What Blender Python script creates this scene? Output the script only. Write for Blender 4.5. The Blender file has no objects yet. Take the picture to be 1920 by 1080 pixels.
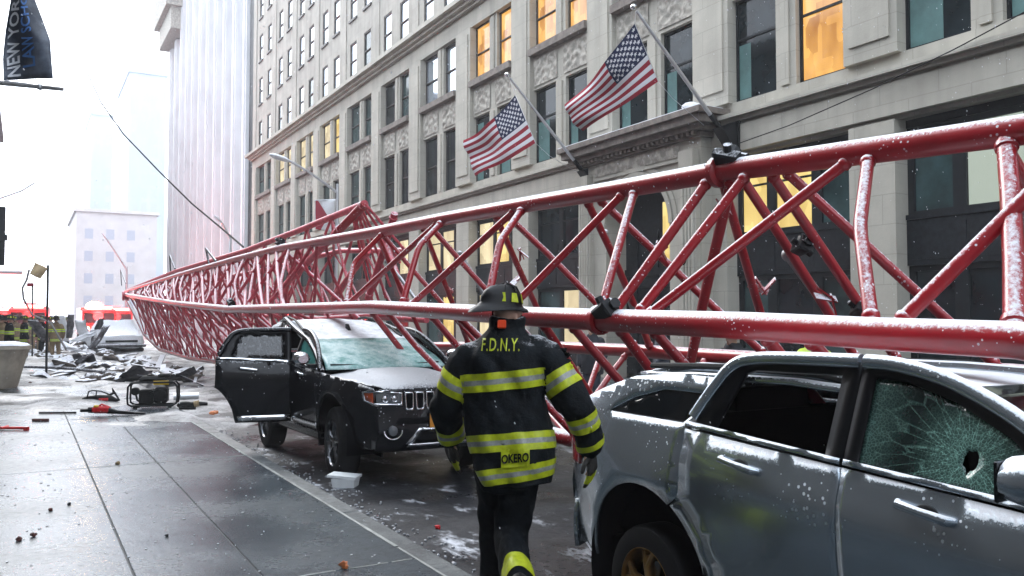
import bpy, bmesh, math, random
from mathutils import Vector, Matrix, noise
from mathutils.geometry import delaunay_2d_cdt
R = math.radians
random.seed(7)
S = bpy.context.scene
COL = S.collection
# ------------------------------------------------------------------ camera, sky, sun, exposure
F = 1570.0; CX, CY = 960.0, 540.0          # focal length in pixels of a 1920 wide picture
YAW, PITCH = R(30.2), R(2.19)
CAMZ = 1.86
cd = bpy.data.cameras.new('camera'); cam = bpy.data.objects.new('camera', cd); COL.objects.link(cam)
cd.sensor_width = 36; cd.lens = 36 * F / 1920; cd.clip_end = 3000; cd.clip_start = 0.05
cam.location = (0, 0, CAMZ); cam.rotation_euler = (R(90) + PITCH, 0, -YAW)
S.camera = cam
W = bpy.data.worlds.new('World'); S.world = W; W.use_nodes = True
nt = W.node_tree; bg = nt.nodes['Background']
sky = nt.nodes.new('ShaderNodeTexSky'); sky.sky_type = 'NISHITA'; sky.sun_disc = False
sky.sun_elevation = R(38); sky.sun_rotation = R(-8); sky.dust_density = 4; sky.air_density = 1.2
hs = nt.nodes.new('ShaderNodeHueSaturation'); hs.inputs['Saturation'].default_value = 0.22
mx = nt.nodes.new('ShaderNodeMix'); mx.data_type = 'RGBA'; mx.inputs[0].default_value = 0.72
mx.inputs[7].default_value = (11.6, 12.9, 14.8, 1)       # the even snow-cloud layer
nt.links.new(sky.outputs[0], hs.inputs['Color']); nt.links.new(hs.outputs[0], mx.inputs[6])
nt.links.new(mx.outputs[2], bg.inputs['Color']); bg.inputs['Strength'].default_value = 0.15
sd = bpy.data.lights.new('sun', 'SUN'); sd.energy = 0.9; sd.angle = R(25); sd.color = (1, .97, .93)
sun = bpy.data.objects.new('sun', sd); COL.objects.link(sun)
sun.rotation_euler = Vector((-math.sin(R(-8)) * math.cos(R(38)), -math.cos(R(-8)) * math.cos(R(38)), -math.sin(R(38)))).to_track_quat('-Z', 'Y').to_euler()
S.view_settings.view_transform = 'Standard'; S.view_settings.look = 'None'
S.view_settings.exposure = 1.16; S.view_settings.gamma = 1
S.render.engine = 'CYCLES'
c = S.cycles
c.max_bounces = 5; c.diffuse_bounces = 2; c.glossy_bounces = 3; c.transmission_bounces = 4; c.transparent_max_bounces = 10; c.volume_bounces = 1
c.use_denoising = True
try: c.denoiser = 'OPENIMAGEDENOISE'
except Exception: pass
c.volume_step_rate = 4; c.sample_clamp_indirect = 4
c.caustics_reflective = False; c.caustics_refractive = False

# ------------------------------------------------------------------ placing by image pixels: a pixel's line of sight met with a real plane
_f = Vector((math.sin(YAW) * math.cos(PITCH), math.cos(YAW) * math.cos(PITCH), math.sin(PITCH)))
_r = Vector((math.cos(YAW), -math.sin(YAW), 0)); _u = _r.cross(_f)
def ray(px, py): return _f + _r * ((px - CX) / F) + _u * ((CY - py) / F)
CP = Vector((0, 0, CAMZ))
def atX(px, py, X): d = ray(px, py); return CP + d * (X / d.x)
def atY(px, py, Y): d = ray(px, py); return CP + d * (Y / d.y)
def atZ(px, py, Z): d = ray(px, py); return CP + d * ((Z - CAMZ) / d.z)
def proj(p):
    q = Vector(p) - CP; z = q.dot(_f)
    return (CX + F * q.dot(_r) / z, CY - F * q.dot(_u) / z)

# ------------------------------------------------------------------ mesh helpers
class MB:
    def __init__(s): s.v = []; s.f = []
    def quad(s, a, b, c_, d): n = len(s.v); s.v += [tuple(a), tuple(b), tuple(c_), tuple(d)]; s.f.append((n, n+1, n+2, n+3)); return s
    def box(s, x0, x1, y0, y1, z0, z1, bev=0):
        if bev:
            b = bev; n = len(s.v)
            for (xs, ys, zs) in (((x0+b, x1-b), (y0+b, y1-b), z0), ((x0, x1), (y0, y1), z0+b), ((x0, x1), (y0, y1), z1-b), ((x0+b, x1-b), (y0+b, y1-b), z1)):
                s.v += [(xs[0], ys[0], zs), (xs[1], ys[0], zs), (xs[1], ys[1], zs), (xs[0], ys[1], zs)]
            s.f.append((n+3, n+2, n+1, n)); s.f.append((n+12, n+13, n+14, n+15))
            for k in range(3):
                for i in range(4):
                    a = n+4*k+i; b2 = n+4*k+(i+1) % 4; s.f.append((a, b2, b2+4, a+4))
            return s
        n = len(s.v)
        s.v += [(x0,y0,z0),(x1,y0,z0),(x1,y1,z0),(x0,y1,z0),(x0,y0,z1),(x1,y0,z1),(x1,y1,z1),(x0,y1,z1)]
        s.f += [(n+3,n+2,n+1,n),(n+4,n+5,n+6,n+7),(n,n+1,n+5,n+4),(n+1,n+2,n+6,n+5),(n+2,n+3,n+7,n+6),(n+3,n,n+4,n+7)]
        return s
    def obox(s, c_, ax, ay, az):            # oriented box, half axes as vectors
        c_ = Vector(c_); ax, ay, az = Vector(ax), Vector(ay), Vector(az); n = len(s.v)
        for sz in (-1, 1):
            for sx, sy in ((-1,-1),(1,-1),(1,1),(-1,1)): s.v.append(tuple(c_ + ax*sx + ay*sy + az*sz))
        s.f += [(n+3,n+2,n+1,n),(n+4,n+5,n+6,n+7),(n,n+1,n+5,n+4),(n+1,n+2,n+6,n+5),(n+2,n+3,n+7,n+6),(n+3,n,n+4,n+7)]
        return s
    def rings(s, rr, cap=True, closed=True):
        n = len(s.v); m = len(rr[0])
        for r_ in rr: s.v += [tuple(p) for p in r_]
        for k in range(len(rr)-1):
            for i in range(m if closed else m-1):
                a = n+k*m+i; b = n+k*m+(i+1) % m
                s.f.append((a, b, b+m, a+m))
        if cap: s.f.append(tuple(n+i for i in reversed(range(m)))); s.f.append(tuple(n+(len(rr)-1)*m+i for i in range(m)))
        return s
    def tube(s, pts, r, n=10, cap=True, sq=None):
        pts = [Vector(p) for p in pts]; rr = []; prev = None
        for i, p in enumerate(pts):
            t = (pts[min(i+1, len(pts)-1)] - pts[max(i-1, 0)]).normalized()
            if prev is None:
                a = Vector((0, 0, 1)) if abs(t.z) < .9 else Vector((1, 0, 0)); x = t.cross(a).normalized()
            else: x = (prev - t * prev.dot(t)).normalized()
            prev = x; y = t.cross(x); q = r[i] if isinstance(r, (list, tuple)) else r
            rr.append([p + x * math.cos(2*math.pi*k/n) * q + y * math.sin(2*math.pi*k/n) * q for k in range(n)])
        return s.rings(rr, cap)
    def lathe(s, prof, n=24, o=(0,0,0), axis='Z', cap=True):
        rr = []
        for r_, h in prof:
            ring = []
            for k in range(n):
                a = 2*math.pi*k/n; x, y = r_*math.cos(a), r_*math.sin(a)
                p = (x, y, h) if axis == 'Z' else ((x, h, y) if axis == 'Y' else (h, x, y))
                ring.append((p[0]+o[0], p[1]+o[1], p[2]+o[2]))
            rr.append(ring)
        return s.rings(rr, cap)
    def ball(s, c_, rx, ry=None, rz=None, nu=12, nv=8, jit=0):
        ry = ry or rx; rz = rz or rx; rr = []
        for j in range(nv+1):
            t = math.pi*(j/nv); ring = []
            for k in range(nu):
                a = 2*math.pi*k/nu; q = 1 + (random.uniform(-jit, jit) if jit else 0)
                st = max(math.sin(t), .02)
                ring.append((c_[0]+rx*st*math.cos(a)*q, c_[1]+ry*st*math.sin(a)*q, c_[2]-rz*math.cos(t)*q))
            rr.append(ring)
        return s.rings(rr)
    def prism(s, poly, fn, t):              # poly 2-D extruded: fn(u, v, w) -> 3-D, w from 0 to t
        m = len(poly); n = len(s.v)
        for w in (0, t): s.v += [tuple(fn(u, v, w)) for u, v in poly]
        s.f.append(tuple(range(n, n+m))); s.f.append(tuple(range(n+2*m-1, n+m-1, -1)))
        for i in range(m): a = n+i; b = n+(i+1) % m; s.f.append((b, a, a+m, b+m))
        return s
    def shift(s, o): s.v = [(a-o[0], b-o[1], c_-o[2]) for a, b, c_ in s.v]; return s
    def xf(s, M): s.v = [tuple(M @ Vector(p)) for p in s.v]; return s
    def add(s, o, M=None):
        n = len(s.v); s.v += [tuple(M @ Vector(p)) for p in o.v] if M else o.v; s.f += [tuple(i+n for i in f) for f in o.f]; return s
    def mesh(s, name, m=None, smooth=False, fix=True):
        me = bpy.data.meshes.new(name); me.from_pydata(s.v, [], s.f)
        if fix:
            b = bmesh.new(); b.from_mesh(me); bmesh.ops.recalc_face_normals(b, faces=b.faces); b.to_mesh(me); b.free()
        if m: me.materials.append(m)
        if smooth:
            for p in me.polygons: p.use_smooth = True
            try: me.set_sharp_from_angle(angle=R(40))
            except Exception: pass
        me.update(); return me
    def build(s, name, m, parent=None, smooth=False, loc=None, fix=True): return link(name, s.mesh(name, m, smooth, fix), parent, loc)

def link(name, me, parent=None, loc=None):
    o = bpy.data.objects.new(name, me); COL.objects.link(o)
    if parent: o.parent = parent
    if loc: o.location = loc
    return o
def tag(o, label=None, cat=None, group=None, kind=None):
    if label: o['label'] = label
    if cat: o['category'] = cat
    if group: o['group'] = group
    if kind: o['kind'] = kind
    return o
def thing(name, loc, label, cat, group=None, rz=0):
    o = bpy.data.objects.new(name, None); COL.objects.link(o); o.location = loc; o.rotation_euler = (0, 0, rz); o.empty_display_size = .2
    return tag(o, label, cat, group)
def copy_tree(o, parent=None):
    q = o.copy(); COL.objects.link(q)
    if parent: q.parent = parent
    for ch in list(o.children): copy_tree(ch, q)
    return q
def bake(o):                                 # apply an object's modifiers into a fresh mesh
    bpy.context.view_layer.update()
    dg = bpy.context.evaluated_depsgraph_get(); e = o.evaluated_get(dg)
    me = bpy.data.meshes.new_from_object(e); o.modifiers.clear(); o.data = me; return o
def text_mb(txt, size, bold=0.0, spacing=1.0):
    cu = bpy.data.curves.new('t', 'FONT'); cu.body = txt; cu.size = size; cu.offset = bold; cu.space_character = spacing
    cu.align_x = 'CENTER'; cu.align_y = 'CENTER'; cu.resolution_u = 3
    o = bpy.data.objects.new('t', cu); COL.objects.link(o); bpy.context.view_layer.update()
    me = bpy.data.meshes.new_from_object(o.evaluated_get(bpy.context.evaluated_depsgraph_get()))
    b = MB(); b.v = [tuple(v.co) for v in me.vertices]; b.f = [tuple(p.vertices) for p in me.polygons]
    bpy.data.objects.remove(o); bpy.data.curves.remove(cu); bpy.data.meshes.remove(me); return b
def cdt(outer, holes, step, fn):             # triangulate a 2-D outline with holes, fill with grid points, map by fn(u, v)
    def inside(p, poly):
        r_ = False; j = len(poly)-1
        for i in range(len(poly)):
            if (poly[i][1] > p[1]) != (poly[j][1] > p[1]) and p[0] < (poly[j][0]-poly[i][0])*(p[1]-poly[i][1])/(poly[j][1]-poly[i][1])+poly[i][0]: r_ = not r_
            j = i
        return r_
    def dense(poly):
        out = []
        for i, a in enumerate(poly):
            b = poly[(i+1) % len(poly)]; n = max(1, int(math.hypot(b[0]-a[0], b[1]-a[1])/step))
            out += [(a[0]+(b[0]-a[0])*k/n, a[1]+(b[1]-a[1])*k/n) for k in range(n)]
        return out
    loops = [dense(outer)] + [dense(h) for h in holes]; vs = []; es = []
    for lp in loops:
        n = len(vs); vs += lp; es += [(n+i, n+(i+1) % len(lp)) for i in range(len(lp))]
    edge = list(vs); us = [p[0] for p in outer]; ws = [p[1] for p in outer]
    u = min(us)+step/2
    while u < max(us):
        w = min(ws)+step/2
        while w < max(ws):
            if inside((u, w), outer) and not any(inside((u, w), h) for h in holes) and min((u-a)**2+(w-b)**2 for a, b in edge) > (step*.45)**2: vs.append((u, w))
            w += step
        u += step
    r_ = delaunay_2d_cdt([Vector(p) for p in vs], es, [], 0, 1e-5)
    b = MB(); b.v = [tuple(fn(p.x, p.y)) for p in r_[0]]
    for f in r_[2]:
        cx = sum(r_[0][i].x for i in f)/len(f); cy = sum(r_[0][i].y for i in f)/len(f)
        if inside((cx, cy), outer) and not any(inside((cx, cy), h) for h in holes): b.f.append(tuple(f))
    return b
def lerp(a, b, t): return a+(b-a)*t
def pl(tab, x):                              # piecewise linear table
    if x <= tab[0][0]: return tab[0][1]
    for (a, p), (b, q) in zip(tab, tab[1:]):
        if x <= b: return p+(q-p)*(x-a)/(b-a)
    return tab[-1][1]
def sm(t): t = max(0, min(1, t)); return t*t*(3-2*t)

# ------------------------------------------------------------------ materials
def crom(P, n=6):                             # smooth curve through points
    out = []
    for i in range(len(P)-1):
        p0, p1, p2, p3 = P[max(i-1, 0)], P[i], P[i+1], P[min(i+2, len(P)-1)]
        for k in range(n):
            t = k/n; out.append(tuple(.5*(2*b+(c_-a)*t+(2*a-5*b+4*c_-d)*t*t+(3*b-a-3*c_+d)*t**3) for a, b, c_, d in zip(p0, p1, p2, p3)))
    return out+[P[-1]]
def mat(name, col, rough=.6, metal=0, var=0, scale=6, bump=0, bscale=40, ior=1.5, coat=0, coatr=.05, col2=None, stretch=(1,1,1), emit=None, es=1, trans=0, alpha=1, snow=0, snowz=.55, rv=0, spec=.5, contrast=(.35,.65), snowscale=30, specks=0, coords='Object', drip=0, upr=(-.05,.35), blocks=0):
    m = bpy.data.materials.new(name); m.use_nodes = True; t = m.node_tree; N = t.nodes; L = t.links; b = N['Principled BSDF']
    b.inputs['Base Color'].default_value = (*col, 1); b.inputs['Roughness'].default_value = rough; b.inputs['Metallic'].default_value = metal
    b.inputs['IOR'].default_value = ior; b.inputs['Coat Weight'].default_value = coat; b.inputs['Coat Roughness'].default_value = coatr
    b.inputs['Specular IOR Level'].default_value = spec
    b.inputs['Transmission Weight'].default_value = trans; b.inputs['Alpha'].default_value = alpha
    if emit: b.inputs['Emission Color'].default_value = (*emit, 1); b.inputs['Emission Strength'].default_value = es
    tc = N.new('ShaderNodeTexCoord'); mp = N.new('ShaderNodeMapping'); mp.inputs['Scale'].default_value = stretch; L.new(tc.outputs[coords], mp.inputs[0])
    def nz(sc, det=5, rg=.6):
        n = N.new('ShaderNodeTexNoise'); n.inputs['Scale'].default_value = sc; n.inputs['Detail'].default_value = det; n.inputs['Roughness'].default_value = rg; L.new(mp.outputs[0], n.inputs['Vector']); return n
    def ramp(src, a, bb, lo=0, hi=1):
        r_ = N.new('ShaderNodeMapRange'); r_.inputs[1].default_value = a; r_.inputs[2].default_value = bb; r_.inputs[3].default_value = lo; r_.inputs[4].default_value = hi; L.new(src, r_.inputs[0]); return r_.outputs[0]
    def mixc(fac, ca, cb):
        q = N.new('ShaderNodeMix'); q.data_type = 'RGBA'
        L.new(fac, q.inputs[0])
        for k, cc in ((6, ca), (7, cb)):
            if hasattr(cc, 'is_output'): L.new(cc, q.inputs[k])
            else: q.inputs[k].default_value = (*cc, 1)
        return q.outputs[2]
    color = None
    if var or col2:
        n1 = nz(scale); fac = ramp(n1.outputs[0], *contrast)
        ca = tuple(x*(1-var) for x in col); cb = col2 or tuple(min(1, x*(1+var)) for x in col)
        color = mixc(fac, ca, cb)
        if rv: L.new(ramp(n1.outputs[0], .35, .65, max(0, rough-rv), min(1, rough+rv)), b.inputs['Roughness'])
    if drip:                                  # grime streaks that run down the stone
        mp2 = N.new('ShaderNodeMapping'); mp2.inputs['Scale'].default_value = (1.6, 1.6, .12); L.new(tc.outputs[coords], mp2.inputs[0])
        n = N.new('ShaderNodeTexNoise'); n.inputs['Scale'].default_value = 1.4; n.inputs['Detail'].default_value = 6; L.new(mp2.outputs[0], n.inputs['Vector'])
        color = mixc(ramp(n.outputs[0], .45, .75, 0, drip), color or col, tuple(x*.55 for x in col))
    if blocks:                                # faint joints of the ashlar
        s0 = N.new('ShaderNodeSeparateXYZ'); L.new(tc.outputs[coords], s0.inputs[0]); c0 = N.new('ShaderNodeCombineXYZ'); L.new(s0.outputs[1], c0.inputs[0]); L.new(s0.outputs[2], c0.inputs[1])
        bk = N.new('ShaderNodeTexBrick'); bk.inputs['Scale'].default_value = 1; bk.inputs['Brick Width'].default_value = 1.3; bk.inputs['Row Height'].default_value = .62; bk.inputs['Mortar Size'].default_value = .012; bk.inputs['Mortar Smooth'].default_value = .3
        bk.inputs['Color1'].default_value = (0,0,0,1); bk.inputs['Color2'].default_value = (.22,.22,.22,1); bk.inputs['Mortar'].default_value = (1,1,1,1); L.new(c0.outputs[0], bk.inputs['Vector'])
        sq = N.new('ShaderNodeMath'); sq.operation = 'MULTIPLY'; L.new(bk.outputs['Color'], sq.inputs[0]); sq.inputs[1].default_value = blocks
        color = mixc(sq.outputs[0], color or col, tuple(x*.5 for x in col))
    if snow or specks:
        geo = N.new('ShaderNodeNewGeometry'); sx = N.new('ShaderNodeSeparateXYZ'); L.new(geo.outputs['Normal'], sx.inputs[0])
        n2 = nz(snowscale, 4, .7); ma = N.new('ShaderNodeMath'); ma.operation = 'MULTIPLY_ADD'; L.new(n2.outputs[0], ma.inputs[0]); ma.inputs[1].default_value = .9; L.new(sx.outputs[2], ma.inputs[2])
        fac = ramp(ma.outputs[0], snowz+.45-.12, snowz+.45+.12, 0, snow)
        if specks:
            vo = N.new('ShaderNodeTexVoronoi'); vo.inputs['Scale'].default_value = specks; L.new(mp.outputs[0], vo.inputs['Vector'])
            n3 = nz(3, 3); thr = ramp(n3.outputs[0], .42, .68, .0, .26)
            lt = N.new('ShaderNodeMath'); lt.operation = 'LESS_THAN'; L.new(vo.outputs['Distance'], lt.inputs[0]); L.new(thr, lt.inputs[1])
            up = ramp(sx.outputs[2], *upr); mm = N.new('ShaderNodeMath'); mm.operation = 'MULTIPLY'; L.new(lt.outputs[0], mm.inputs[0]); L.new(up, mm.inputs[1])
            mxx = N.new('ShaderNodeMath'); mxx.operation = 'MAXIMUM'; L.new(fac, mxx.inputs[0]); L.new(mm.outputs[0], mxx.inputs[1]); fac = mxx.outputs[0]
        color = mixc(fac, color or col, (.78, .80, .84))
        q = N.new('ShaderNodeMix'); q.data_type = 'FLOAT'; L.new(fac, q.inputs[0]); q.inputs[2].default_value = rough; q.inputs[3].default_value = .85; L.new(q.outputs[0], b.inputs['Roughness'])
        if metal:
            q = N.new('ShaderNodeMix'); q.data_type = 'FLOAT'; L.new(fac, q.inputs[0]); q.inputs[2].default_value = metal; q.inputs[3].default_value = 0; L.new(q.outputs[0], b.inputs['Metallic'])
        if coat:
            q = N.new('ShaderNodeMix'); q.data_type = 'FLOAT'; L.new(fac, q.inputs[0]); q.inputs[2].default_value = coat; q.inputs[3].default_value = 0; L.new(q.outputs[0], b.inputs['Coat Weight'])
    if color is not None: L.new(color, b.inputs['Base Color'])
    if bump:
        n4 = nz(bscale, 6, .65); bp = N.new('ShaderNodeBump'); bp.inputs['Strength'].default_value = bump; bp.inputs['Distance'].default_value = .02; L.new(n4.outputs[0], bp.inputs['Height']); L.new(bp.outputs[0], b.inputs['Normal'])
    return m
M = {}
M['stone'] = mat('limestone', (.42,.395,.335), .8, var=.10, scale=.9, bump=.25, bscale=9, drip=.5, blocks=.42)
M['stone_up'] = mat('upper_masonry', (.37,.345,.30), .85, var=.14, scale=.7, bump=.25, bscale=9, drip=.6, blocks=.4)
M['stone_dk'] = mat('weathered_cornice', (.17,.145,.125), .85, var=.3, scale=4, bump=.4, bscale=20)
M['ornament'] = mat('carved_stone', (.34,.315,.27), .85, var=.28, scale=5.5, bump=.5, bscale=7, contrast=(.42,.6))
M['granite'] = mat('dark_granite', (.012,.014,.017), .5, spec=.2, var=.4, scale=8)
M['bronze'] = mat('dark_frame', (.010,.012,.014), .5, spec=.2, var=.2, scale=6)
M['sash'] = mat('brown_sash', (.045,.038,.032), .5)
M['tower'] = mat('haze_paled_tower_stone', (.62,.62,.63), .8, var=.08, scale=.3, drip=.25)  # stone lightened: part of the distance haze is put into its colour
M['far'] = mat('haze_paled_masonry', (.52,.50,.49), .85, var=.08, scale=.4)  # paled as well, haze over the far walls carried by the colour
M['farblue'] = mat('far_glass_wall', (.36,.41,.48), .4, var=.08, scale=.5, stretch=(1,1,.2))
M['far_win'] = mat('haze_faded_window', (.34,.37,.43), .4)  # window tone lightened so distant panes fade as if through haze
M['teal_blind'] = mat('teal_blind', (.085,.17,.16), .7, var=.25, scale=1.5)
M['gloss'] = mat('gloss_black_trim', (.004,.004,.005), .3, spec=.2, snow=.6, snowz=.85, snowscale=60)
M['brick_left'] = mat('opposite_masonry', (.16,.14,.125), .85, var=.25, scale=.6)
M['gl_dark'] = mat('window_glass_dark', (.010,.016,.019), .06, ior=1.38, var=.5, scale=1.2, bump=.03, bscale=1.5)
M['gl_mid'] = mat('window_glass_teal', (.035,.065,.065), .07, ior=1.45, var=.55, scale=.8, bump=.03, bscale=1.5)
M['gl_sky'] = mat('window_glass_mirror', (.55,.62,.70), .04, metal=.7, ior=2.5, bump=.04, bscale=1.2)
def lit(name, c1, c2, e, sc):
    m = mat(name, (.05,.04,.03), .08, ior=1.5); t = m.node_tree; b = t.nodes['Principled BSDF']
    tc = t.nodes.new('ShaderNodeTexCoord'); mp = t.nodes.new('ShaderNodeMapping'); mp.inputs['Scale'].default_value = (1, 1.0, .55); t.links.new(tc.outputs['Object'], mp.inputs[0])
    n = t.nodes.new('ShaderNodeTexVoronoi'); n.distance = 'CHEBYCHEV'; n.inputs['Scale'].default_value = sc; t.links.new(mp.outputs[0], n.inputs['Vector'])
    n2 = t.nodes.new('ShaderNodeTexNoise'); n2.inputs['Scale'].default_value = sc*.8; t.links.new(mp.outputs[0], n2.inputs['Vector'])
    sp = t.nodes.new('ShaderNodeSeparateColor'); t.links.new(n.outputs['Color'], sp.inputs[0])
    md = t.nodes.new('ShaderNodeMath'); md.operation = 'MULTIPLY_ADD'; t.links.new(sp.outputs[0], md.inputs[0]); md.inputs[1].default_value = .55; t.links.new(n2.outputs[0], md.inputs[2])
    r_ = t.nodes.new('ShaderNodeMapRange'); r_.inputs[1].default_value = .35; r_.inputs[2].default_value = 1.0; t.links.new(md.outputs[0], r_.inputs[0])
    q = t.nodes.new('ShaderNodeMix'); q.data_type = 'RGBA'; t.links.new(r_.outputs[0], q.inputs[0]); q.inputs[6].default_value = (*c1, 1); q.inputs[7].default_value = (*c2, 1)
    t.links.new(q.outputs[2], b.inputs['Emission Color']); b.inputs['Emission Strength'].default_value = e; return m
M['lit_orange'] = lit('lit_office_orange', (.40,.15,.02), (.95,.50,.12), .52, 2.4)
M['lit_yellow'] = lit('lit_office_yellow', (.50,.33,.08), (.85,.66,.24), .58, 1.9)
M['lit_pale'] = lit('lit_blind_pale', (.36,.43,.37), (.52,.60,.52), .42, .35)
M['lit_cream'] = lit('lit_office_cream', (.40,.32,.19), (.80,.68,.42), .58, 2.0)
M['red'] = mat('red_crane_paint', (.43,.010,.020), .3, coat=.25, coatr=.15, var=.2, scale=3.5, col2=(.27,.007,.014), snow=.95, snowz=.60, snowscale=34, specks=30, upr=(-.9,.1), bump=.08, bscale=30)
M['red_far'] = mat('frosted_hazed_crane_paint', (.50,.060,.085), .5, var=.25, scale=7, snow=.62, snowz=.68, snowscale=22)  # snow mask is frost; the lighter pink base paints in distance haze
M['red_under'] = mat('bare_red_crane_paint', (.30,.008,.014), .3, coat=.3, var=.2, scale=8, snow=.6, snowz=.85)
M['steel'] = mat('frosted_steel', (.28,.28,.28), .5, metal=.6, snow=.9, snowz=.5)
M['clampdk'] = mat('dark_clamp_steel', (.014,.015,.017), .5, spec=.25, snow=.85, snowz=.75)
M['snow'] = mat('fresh_snow', (.78,.80,.84), .8, var=.06, scale=12, bump=.5, bscale=30)
M['black'] = mat('black_rubber', (.007,.007,.008), .7, spec=.2)
M['plast'] = mat('black_plastic', (.010,.011,.012), .5, spec=.2, bump=.1, bscale=60)
M['chrome'] = mat('chrome', (.70,.71,.73), .16, metal=1)
M['poleal'] = mat('pole_metal', (.55,.56,.58), .35, metal=.7)
# ------------------------------------------------------------------ the ground
KERB = 2.64; FX = 15.3; FK = 12.4
def wet(name, dark, light, scale, r0, r1, puddle, speck=True, snowamt=0.0, bst=.35, spl=.5):
    m = bpy.data.materials.new(name); m.use_nodes = True; t = m.node_tree; N = t.nodes; L = t.links; b = N['Principled BSDF']
    geo = N.new('ShaderNodeNewGeometry')
    def nz(sc, det=6, rg=.62, st=(1,1,1)):
        mp = N.new('ShaderNodeMapping'); mp.inputs['Scale'].default_value = st; L.new(geo.outputs['Position'], mp.inputs[0])
        n = N.new('ShaderNodeTexNoise'); n.inputs['Scale'].default_value = sc; n.inputs['Detail'].default_value = det; n.inputs['Roughness'].default_value = rg; L.new(mp.outputs[0], n.inputs['Vector']); return n.outputs[0]
    def ramp(src, a, bb, lo=0, hi=1):
        r_ = N.new('ShaderNodeMapRange'); r_.inputs[1].default_value = a; r_.inputs[2].default_value = bb; r_.inputs[3].default_value = lo; r_.inputs[4].default_value = hi; L.new(src, r_.inputs[0]); return r_.outputs[0]
    def mixc(fac, ca, cb):
        q = N.new('ShaderNodeMix'); q.data_type = 'RGBA'; L.new(fac, q.inputs[0])
        for k, cc in ((6, ca), (7, cb)):
            if hasattr(cc, 'is_output'): L.new(cc, q.inputs[k])
            else: q.inputs[k].default_value = (*cc, 1)
        return q.outputs[2]
    big = nz(scale); fine = nz(14, 5, .7)
    c0 = mixc(ramp(big, .38, .66), dark, light)
    c0 = mixc(ramp(fine, .50, .68, 0, .85), c0, tuple(x*.3 for x in dark)); c0 = mixc(ramp(nz(.55, 7, .7), .52, .64, 0, .6), c0, tuple(x*.5 for x in dark))
    gv = N.new('ShaderNodeTexVoronoi'); gv.inputs['Scale'].default_value = 4.5; L.new(geo.outputs['Position'], gv.inputs['Vector']); c0 = mixc(ramp(gv.outputs['Distance'], .05, .075, .6, 0), c0, tuple(x*.2 for x in dark))
    grit = nz(60, 3, .6); c0 = mixc(ramp(grit, .58, .72, 0, .5), c0, tuple(min(1, x*2.2) for x in light))
    slush = None
    if snowamt:
        sl = nz(2.3, 8, .72, (1, .45, 1)); slush = ramp(sl, .60-snowamt, .70-snowamt)
        c0 = mixc(slush, c0, (.50,.52,.56))
    L.new(c0, b.inputs['Base Color'])
    pw = nz(puddle, 4, .55); rgh = ramp(pw, .40, .62, r0, r1)
    ad = N.new('ShaderNodeMath'); ad.operation = 'MULTIPLY_ADD'; L.new(fine, ad.inputs[0]); ad.inputs[1].default_value = .30; L.new(rgh, ad.inputs[2]); 
    if slush is not None:
        q = N.new('ShaderNodeMix'); q.data_type = 'FLOAT'; L.new(slush, q.inputs[0]); L.new(ad.outputs[0], q.inputs[2]); q.inputs[3].default_value = .75; L.new(q.outputs[0], b.inputs['Roughness'])
    else: L.new(ad.outputs[0], b.inputs['Roughness'])
    bp = N.new('ShaderNodeBump'); bp.inputs['Strength'].default_value = bst; bp.inputs['Distance'].default_value = .012
    hh = N.new('ShaderNodeMath'); hh.operation = 'MULTIPLY_ADD'; L.new(nz(9, 6, .7), hh.inputs[0]); hh.inputs[1].default_value = 1.3; L.new(grit, hh.inputs[2]); L.new(hh.outputs[0], bp.inputs['Height'])
    L.new(bp.outputs[0], b.inputs['Normal']); b.inputs['IOR'].default_value = 1.55; b.inputs['Specular IOR Level'].default_value = spl
    return m
M['walk'] = wet('wet_concrete', (.017,.026,.033), (.068,.085,.096), 1.1, .03, .20, .55, bst=.22, spl=.30)
M['road'] = wet('wet_asphalt', (.010,.011,.014), (.032,.034,.039), 1.6, .10, .42, .7, snowamt=.045, spl=.3)
M['slush'] = wet('trampled_snow', (.10,.095,.09), (.50,.50,.51), .9, .30, .7, .8)
M['kerbstone'] = wet('granite_kerb', (.045,.052,.055), (.11,.12,.12), 2, .2, .5, 1.2)
M['joint'] = mat('sidewalk_joint', (.03,.033,.035), .7, var=.4, scale=3)
M['jointlight'] = mat('pale_joint_mortar', (.26,.27,.255), .7, var=.3, scale=5)
def sheet(name, x0, x1, y0, y1, z, m, step=None):
    b = MB()
    if not step: b.quad((x0,y0,z),(x1,y0,z),(x1,y1,z),(x0,y1,z))
    else:
        nx = max(1, int((x1-x0)/step)); ny = max(1, int((y1-y0)/step))
        for i in range(ny+1):
            for j in range(nx+1): b.v.append((lerp(x0,x1,j/nx), lerp(y0,y1,i/ny), z))
        for i in range(ny):
            for j in range(nx): a = i*(nx+1)+j; b.f.append((a,a+1,a+nx+2,a+nx+1))
    return tag(b.build(name, m, fix=False), kind='structure')
sheet('ground', -130, 130, -75, 345, -.02, M['road'])
sheet('street', KERB+.01, FK-.01, -60, 340, 0, M['road'])
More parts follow.
